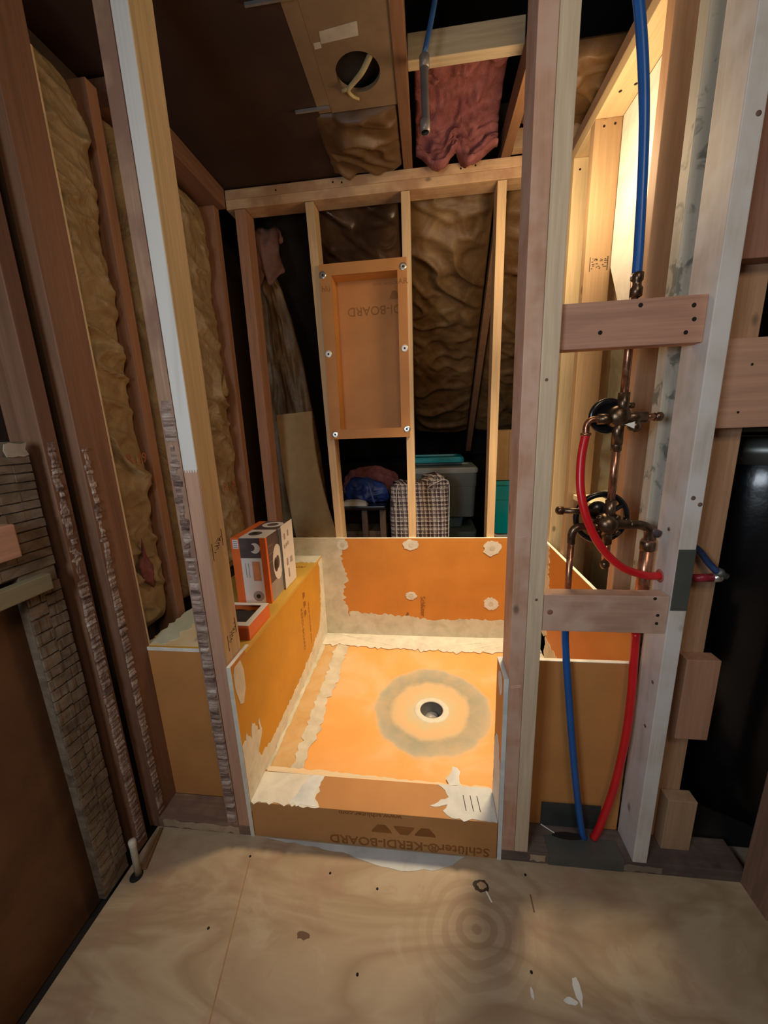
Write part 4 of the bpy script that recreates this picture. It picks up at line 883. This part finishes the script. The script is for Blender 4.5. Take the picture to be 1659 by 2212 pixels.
# hanging pink batt (closed curved slab)
def slab(name, path, w, th, mat, x0, parent=None, seed=0, rough=.012, nu=22, curlx=.0, grow=0.0, **kw):
    """slab following a (y,z) path, width w along X"""
    P = smooth_path([(0, a, b) for a, b in path], 8); bm = bmesh.new(); top, bot = [], []
    for i, p in enumerate(P):
        tt = (P[min(i+1, len(P)-1)]-P[max(i-1, 0)]).normalized(); nn = Vector((0, -tt.z, tt.y)); f = i/(len(P)-1)
        ra, rb = [], []
        for k in range(nu+1):
            s = k/nu; x = x0+w*s+curlx*f*math.sin(s*math.pi*2)
            e = (max(0, 1-(2*s-1)**4))**.5; hn = rough*noise.noise(Vector((s*6+seed, f*8, seed)))+rough*.5*noise.noise(Vector((s*17+seed, f*20, 1)))
            q = p+X*(x+grow*f*(s-.1))+Vector((0, 0, 1))*(curlx*1.3*f*f*math.cos(s*math.pi*4+.3))
            ra.append(bm.verts.new(q+nn*(th*.5*(.4+.6*e)+hn))); rb.append(bm.verts.new(q-nn*(th*.5*(.4+.6*e))+nn*hn))
        top.append(ra); bot.append(rb)
    for A, B in ((top, 1), (bot, 0)):
        for i in range(len(A)-1):
            for k in range(nu): f_ = (A[i][k], A[i][k+1], A[i+1][k+1], A[i+1][k]); bm.faces.new(f_ if B else f_[::-1])
    n = len(top)
    for i in range(n-1):
        bm.faces.new((top[i][0], top[i+1][0], bot[i+1][0], bot[i][0])); bm.faces.new((top[i][nu], bot[i][nu], bot[i+1][nu], top[i+1][nu]))
    for k in range(nu):
        bm.faces.new((top[0][k], bot[0][k], bot[0][k+1], top[0][k+1])); bm.faces.new((top[-1][k], top[-1][k+1], bot[-1][k+1], bot[-1][k]))
    o = link(name, bm, mat, parent, (x0+w/2, path[0][0], path[0][1]), True); return tag(o, **kw)
slab('insulation_batt', [(1.56, 2.50), (1.66, 2.53), (1.76, 2.51), (1.825, 2.46), (1.838, 2.40), (1.825, 2.35)], .325, .045, m_pinkins, -.035, None, 2, .026, 40, .022,
     label='drooping pink fibre insulation hanging over the back top plate', cat='insulation')
# blue and grey pipe overhead
op = thing('overhead_pipe', (.0, 1.40, 2.37), 'thin blue pipe joined to a grey pipe hanging in front of the overhead beam', 'pipe')
tube('blue_pipe', [(.045, 1.40, 2.56), (.030, 1.40, 2.48), (.002, 1.40, 2.375)], .008, plain('dim_blue', (.03, .09, .24), .4), op)
tube('grey_pipe', [(.0, 1.40, 2.37), (.002, 1.40, 2.28), (.005, 1.40, 2.195)], .012, plain('dim_grey', (.10, .085, .085), .5), op)
for z in (2.365, 2.205): lathe('coupling', (.002, 1.40, z-.01), Z, [(.012, -.015), (.0155, -.013), (.0155, .014), (.011, .018)], plain('coupling_grey', (.24, .21, .19), .4, .3), op, 18)

# ================================================================== STORAGE BEHIND THE BACK WALL
def bz(y): return 2.40-.95*(y-1.97)
dS = Vector((0, 1, -.95)).normalized()
def bslope(name, x0, x1, ya, yb_, th, mat, seed, crumple=.02, **kw):
    L = (Vector((0, yb_, bz(yb_)))-Vector((0, ya, bz(ya)))).length
    # surface faces down and towards the viewer: N = dS x X -> use Ux=X? build with Ux=-X, Vx=-dS
    return sheet(name, (x0, yb_, bz(yb_)+.06), X, -dS, x1-x0, L, th, mat, None, 60, 160, .6, crumple, 6, seed, **kw)
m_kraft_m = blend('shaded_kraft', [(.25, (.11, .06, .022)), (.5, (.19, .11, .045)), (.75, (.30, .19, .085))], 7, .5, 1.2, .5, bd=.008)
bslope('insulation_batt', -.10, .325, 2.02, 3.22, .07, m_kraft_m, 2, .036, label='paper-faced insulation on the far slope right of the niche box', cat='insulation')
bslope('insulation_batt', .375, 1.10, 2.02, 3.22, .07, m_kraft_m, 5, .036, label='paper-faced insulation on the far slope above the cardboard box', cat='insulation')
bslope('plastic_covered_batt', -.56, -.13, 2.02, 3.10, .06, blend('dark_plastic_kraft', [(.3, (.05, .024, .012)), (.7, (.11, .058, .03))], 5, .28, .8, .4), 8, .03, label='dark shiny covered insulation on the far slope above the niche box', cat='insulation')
slant('roof_rafter', (.35, 2.05, bz(2.05)-.02), (.345, 3.33, bz(3.33)-.02), .04, .06, wood('rafter_far', (.30, .16, .08), .7, 'z', .75), label='brown rafter on the far slope behind the back wall studs', cat='rafter')
# folded batt hanging at the far left
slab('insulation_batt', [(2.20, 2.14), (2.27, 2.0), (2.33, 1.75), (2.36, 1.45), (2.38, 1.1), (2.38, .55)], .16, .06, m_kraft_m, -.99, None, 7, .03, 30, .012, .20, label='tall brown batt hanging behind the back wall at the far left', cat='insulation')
slab('insulation_batt', [(2.14, 2.265), (2.09, 2.27), (2.06, 2.22), (2.07, 2.14), (2.12, 2.08)], .205, .05, blend('dusty_pink', [(.3, (.20, .09, .06)), (.7, (.34, .17, .12))], 14, .9, .5, .6), -.94, None, 9, .02, 18, .02, label='dusty pink insulation flap folded over at the upper left behind the back wall', cat='insulation')
# bent cardboard
bm = bmesh.new(); rows = []
for j in range(13):
    t_ = j/12; z = .46+(1.385-.46)*t_; yy = 2.10+.06*t_; xa = -.765-.105*t_**.8-.015*math.sin(t_*3); xb = -.50-.17*math.sin(min(1, t_*1.05)*math.pi/2)
    rows.append([(xa, yy, z), (xb, yy+.02, z+.014)])
vf = [[bm.verts.new(p) for p in r_] for r_ in rows]; vb = [[bm.verts.new((p[0]+.004, p[1]+.008, p[2])) for p in r_] for r_ in rows]
for j in range(12):
    bm.faces.new((vf[j][0], vf[j][1], vf[j+1][1], vf[j+1][0])); bm.faces.new((vb[j][0], vb[j+1][0], vb[j+1][1], vb[j][1]))
    for s_ in (0, 1): bm.faces.new((vf[j][s_], vf[j+1][s_], vb[j+1][s_], vb[j][s_]))
for j in (0, 12): bm.faces.new((vf[j][0], vf[j][1], vb[j][1], vb[j][0]))
tag(link('cardboard_sheet', bm, plain('cardboard', (.50, .34, .165), .85, var=.08), None, (-.7, 2.15, .46)), 'tall bent sheet of tan cardboard leaning behind the back wall at the left', 'cardboard')
# plaid bag
t = NT('plaid_fabric'); v = t.coord((1, 1, 1), False); sx = t.n('ShaderNodeSeparateXYZ'); t.l(v, sx.inputs[0])
def stripe(axis, f, ph, w_):
    s_ = t.math('SINE', t.math('ADD', t.math('MULTIPLY', sx.outputs[axis], f), ph)); return t.math('GREATER_THAN', s_, w_)
hx = t.math('ADD', sx.outputs[0], sx.outputs[1])
def stripe2(f, ph, w_): return t.math('GREATER_THAN', t.math('SINE', t.math('ADD', t.math('MULTIPLY', hx, f), ph)), w_)
a_ = t.math('ADD', stripe(2, 100, .4, -.25), stripe2(105, .2, -.1)); b_ = t.math('ADD', stripe(2, 250, 0, .80), stripe2(250, 0, .80))
col = t.ramp(t.math('MULTIPLY', a_, .5), [(0, (.62, .55, .50)), (.5, (.33, .26, .25)), (1, (.10, .065, .075))], 'CONSTANT')
col = t.ramp(t.math('MULTIPLY', a_, .5), [(.0, (.60, .53, .50)), (.45, (.26, .19, .19)), (.9, (.075, .045, .055))], 'CONSTANT')
col = t.mix(t.math('MINIMUM', b_, 1.0), col, (.70, .64, .58))
col = t.mix(t.math('MULTIPLY', t.math('MINIMUM', t.math('ADD', stripe(2, 250, 2.6, .80), stripe2(250, 2.6, .80)), 1.0), .8), col, (.05, .035, .04))
m_plaid = t.done(col, .5)
pb = thing('plaid_bag', (-.055, 2.30, .45), 'brown and white plaid storage bag standing in front of the grey tote', 'bag')
bm = bmesh.new(); nu, nv = 40, 26; W2, D2 = .178, .11; cxb, cyb = -.053, 2.33; rows = []
for j in range(nv+1):
    t_ = j/nv; z = .441+.50*t_; row = []
    for i in range(nu):
        a = 2*math.pi*i/nu; ca, sa = math.cos(a), math.sin(a); e = .32
        xx = W2*math.copysign(abs(ca)**e, ca); yy = D2*math.copysign(abs(sa)**e, sa)
        bul = 1+.05*math.sin(math.pi*t_)+.03*noise.noise(Vector((ca*2, sa*2, t_*4)))
        zz = z+(.035*noise.noise(Vector((ca*1.5, sa*1.5, 3)))+.035*(ca > .1)*(1-abs(ca-.55)))*t_**3
        row.append(bm.verts.new((cxb+xx*bul, cyb+yy*bul*(1-.15*t_), zz)))
    rows.append(row)
for A, B in zip(rows, rows[1:]):
    for i in range(nu): bm.faces.new((A[i], A[(i+1) % nu], B[(i+1) % nu], B[i]))
bm.faces.new(rows[0][::-1]); prev = rows[-1]
for s_, dz_ in ((.72, .018), (.4, .006), (.12, -.004)):
    nr = [bm.verts.new((cxb+(v_.co.x-cxb)*s_, cyb+(v_.co.y-cyb)*s_, v_.co.z+dz_+.012*noise.noise(v_.co*18))) for v_ in rows[-1]]
    for i in range(nu): bm.faces.new((prev[i], prev[(i+1) % nu], nr[(i+1) % nu], nr[i]))
    prev = nr
bm.faces.new(prev)
link('bag_body', bm, m_plaid, pb, (-.053, 2.33, .441), True)
bm = bmesh.new()
fv = [(-.02, 2.235, .925), (.015, 2.225, .962), (.055, 2.23, .992), (.095, 2.24, .975), (.125, 2.25, .955), (.105, 2.235, .93), (.045, 2.228, .925)]
a_v = [bm.verts.new(p) for p in fv]; f_ = bm.faces.new(a_v); r = bmesh.ops.extrude_face_region(bm, geom=[f_]); bmesh.ops.translate(bm, verts=[g_ for g_ in r['geom'] if isinstance(g_, bmesh.types.BMVert)], vec=(0, .05, .004))
link('bag_flap', bm, m_plaid, pb, (.05, 2.23, .92))
tube('white_piping', [(-.195, 2.212, .45), (-.197, 2.206, .70), (-.190, 2.212, .90), (-.183, 2.22, .945)], .0028, m_bwh, pb)
tube('white_piping', [(-.005, 2.232, .93), (.05, 2.222, .962), (.09, 2.234, .975), (.122, 2.245, .957), (.125, 2.23, .87), (.121, 2.215, .70), (.12, 2.215, .5)], .0028, m_bwh, pb)
# black table with blue bag on it
tb = thing('black_table', (-.38, 2.38, .44), 'low black table under the blue bag behind the back wall', 'table')
box('table_top', -.60, -.262, 2.22, 2.70, .795, .822, m_black, tb, .006)
for x in (-.57, -.40, -.285): box('leg', x-.018, x+.018, 2.26, 2.30, .44, .795, plain('leg_brown', (.16, .10, .06)), tb, .002)
box('lower_rail', -.60, -.265, 2.30, 2.50, .56, .64, plain('leg_brown', (.16, .10, .06)), tb, .002)
m_blue = blend('blue_fabric', [(.3, (.010, .022, .11)), (.6, (.02, .05, .22)), (.8, (.035, .085, .32))], 8, .45, .6, .4)
def lump(name, c, r, mat, seed, parent=None, amp=.25, ang=1.6, flat=None, **kw):
    bm = bmesh.new(); bmesh.ops.create_icosphere(bm, subdivisions=5, radius=1)
    for v_ in bm.verts:
        n_ = v_.co.normalized(); k = 1+amp*noise.noise(n_*ang+Vector((seed,)*3))+amp*.6*(1-abs(noise.noise(n_*ang*2.2+Vector((seed+3,)*3)))*2)*.5
        v_.co = Vector((n_.x*r[0]*k, n_.y*r[1]*k, max(-r[2]*.55, n_.z*r[2]*k)))
        v_.co += Vector(c)
    o = link(name, bm, mat, parent, c, True); return tag(o, **kw)
bb = lump('blue_bag', (-.405, 2.40, .878), (.135, .10, .092), m_blue, 4, None, .28, 1.7, label='crumpled blue fabric bag lying on the black table', cat='bag')
tube('strap', [(-.33, 2.235, .84), (-.345, 2.228, .90), (-.36, 2.25, .95), (-.38, 2.28, .965)], .006, plain('strap_blue', (.06, .11, .30), .5), bb)
lump('pink_blanket', (-.40, 2.615, .90), (.20, .07, .12), m_pinkins, 9, None, .2, 2.2, label='dull pink blanket bundle behind the blue bag', cat='blanket')
sheet('crumpled_paper', (-.545, 2.225, .8225), X, Y, .17, .06, .02, plain('paper_grey', (.58, .55, .46), .6), None, 16, 8, .6, .014, 16, 2, label='crumpled pale paper on the front edge of the black table', cat='paper')
# totes
def tote(name, cx_, cy_, z0_, z1_, wx, wy, mat, lidmat, label, cat='tote', lid=True, taper=.06, lidh=.03, ribs=True):
    T = thing(name, (cx_, cy_, z0_), label, cat); bm = bmesh.new(); rr = []
    def ringr(hw, hd, z, rad=.03, n=5):
        r_ = []
        for qx, qy, a0_ in ((1, 1, 0), (-1, 1, 90), (-1, -1, 180), (1, -1, 270)):
            for k in range(n+1):
                a = math.radians(a0_+90*k/n); r_.append(bm.verts.new((cx_+qx*(hw-rad)+rad*math.cos(a), cy_+qy*(hd-rad)+rad*math.sin(a), z)))
        return r_
    hw, hd, H = wx/2, wy/2, z1_-z0_
    prof = [(1-taper, 0), (1-taper*.35, .68), (1-taper*.35+.012, .685), (1-taper*.2+.012, .90), (1.0, .905), (1.0, 1.0)]
    rs = [ringr(hw*s_, hd*s_, z0_+H*h_) for s_, h_ in prof]
    for A, B in zip(rs, rs[1:]):
        for i in range(len(A)): bm.faces.new((A[i], A[(i+1) % len(A)], B[(i+1) % len(A)], B[i]))
    bm.faces.new(rs[0][::-1]); bm.faces.new(rs[-1])
    link('tub', bm, mat, T, (cx_, cy_, z0_))
    if lid:
        bm = bmesh.new(); rs = [ringr(hw*a, hd*a, z1_+b) for a, b in ((1.025, -.008), (1.03, .0), (1.03, lidh*.6), (.99, lidh), (.90, lidh), (.88, lidh*.6))]
        for A, B in zip(rs, rs[1:]):
            for i in range(len(A)): bm.faces.new((A[i], A[(i+1) % len(A)], B[(i+1) % len(A)], B[i]))
        bm.faces.new(rs[0][::-1]); bm.faces.new(rs[-1])
        link('lid', bm, lidmat, T, (cx_, cy_, z1_))
    return T
m_gt = plain('tote_grey', (.17, .19, .165), .4, var=.06); m_lidg = plain('lid_grey', (.42, .43, .38), .4, var=.05); m_teal = plain('tote_teal', (.0, .42, .52), .35, var=.06); m_tlid = plain('lid_teal', (.02, .44, .50), .35, var=.06)
m_bt = plain('tote_blue_grey', (.14, .24, .30), .4, var=.06); m_gg = plain('tote_green_grey', (.13, .17, .14), .4, var=.08); m_dk = plain('tote_dark', (.03, .035, .045), .4)
tote('storage_tote', .10, 2.78, .655, .975, .47, .36, m_gt, m_lidg, 'large grey lidded tote behind the plaid bag')
tote('storage_tote', .06, 2.95, 1.03, 1.0301, .40, .3, m_teal, m_tlid, 'flat teal lid lying on top behind the grey tote', 'lid')
tote('storage_tote', .08, 2.78, .575, .648, .34, .30, m_bt, m_bt, 'shallow blue-grey tub under the large grey tote', lid=False)
tote('storage_tote', .12, 2.70, .441, .57, .42, .36, m_gg, m_gg, 'dark green-grey tote at the bottom of the stack behind the plaid bag', lid=False)
tote('storage_tote', .56, 2.32, .66, .955, .37, .30, m_teal, m_tlid, 'bright teal tote with lid beside the right pine stud', lidh=.02)
tote('storage_tote', .57, 2.34, .44, .635, .36, .30, m_dk, m_bwh, 'dark tote with a white lid beneath the teal tote', lidh=.018)
bc = thing('cardboard_box', (.60, 2.35, .977), 'tan cardboard box standing on the teal tote', 'box')
box('box_body', .383, .80, 2.16, 2.46, .977, 1.252, plain('cardboard', (.50, .34, .165), .85, var=.08), bc, .003)
box('flap_seam', .445, .447, 2.1585, 2.16, .978, 1.25, plain('seam_brown', (.25, .16, .08)), bc, 0)
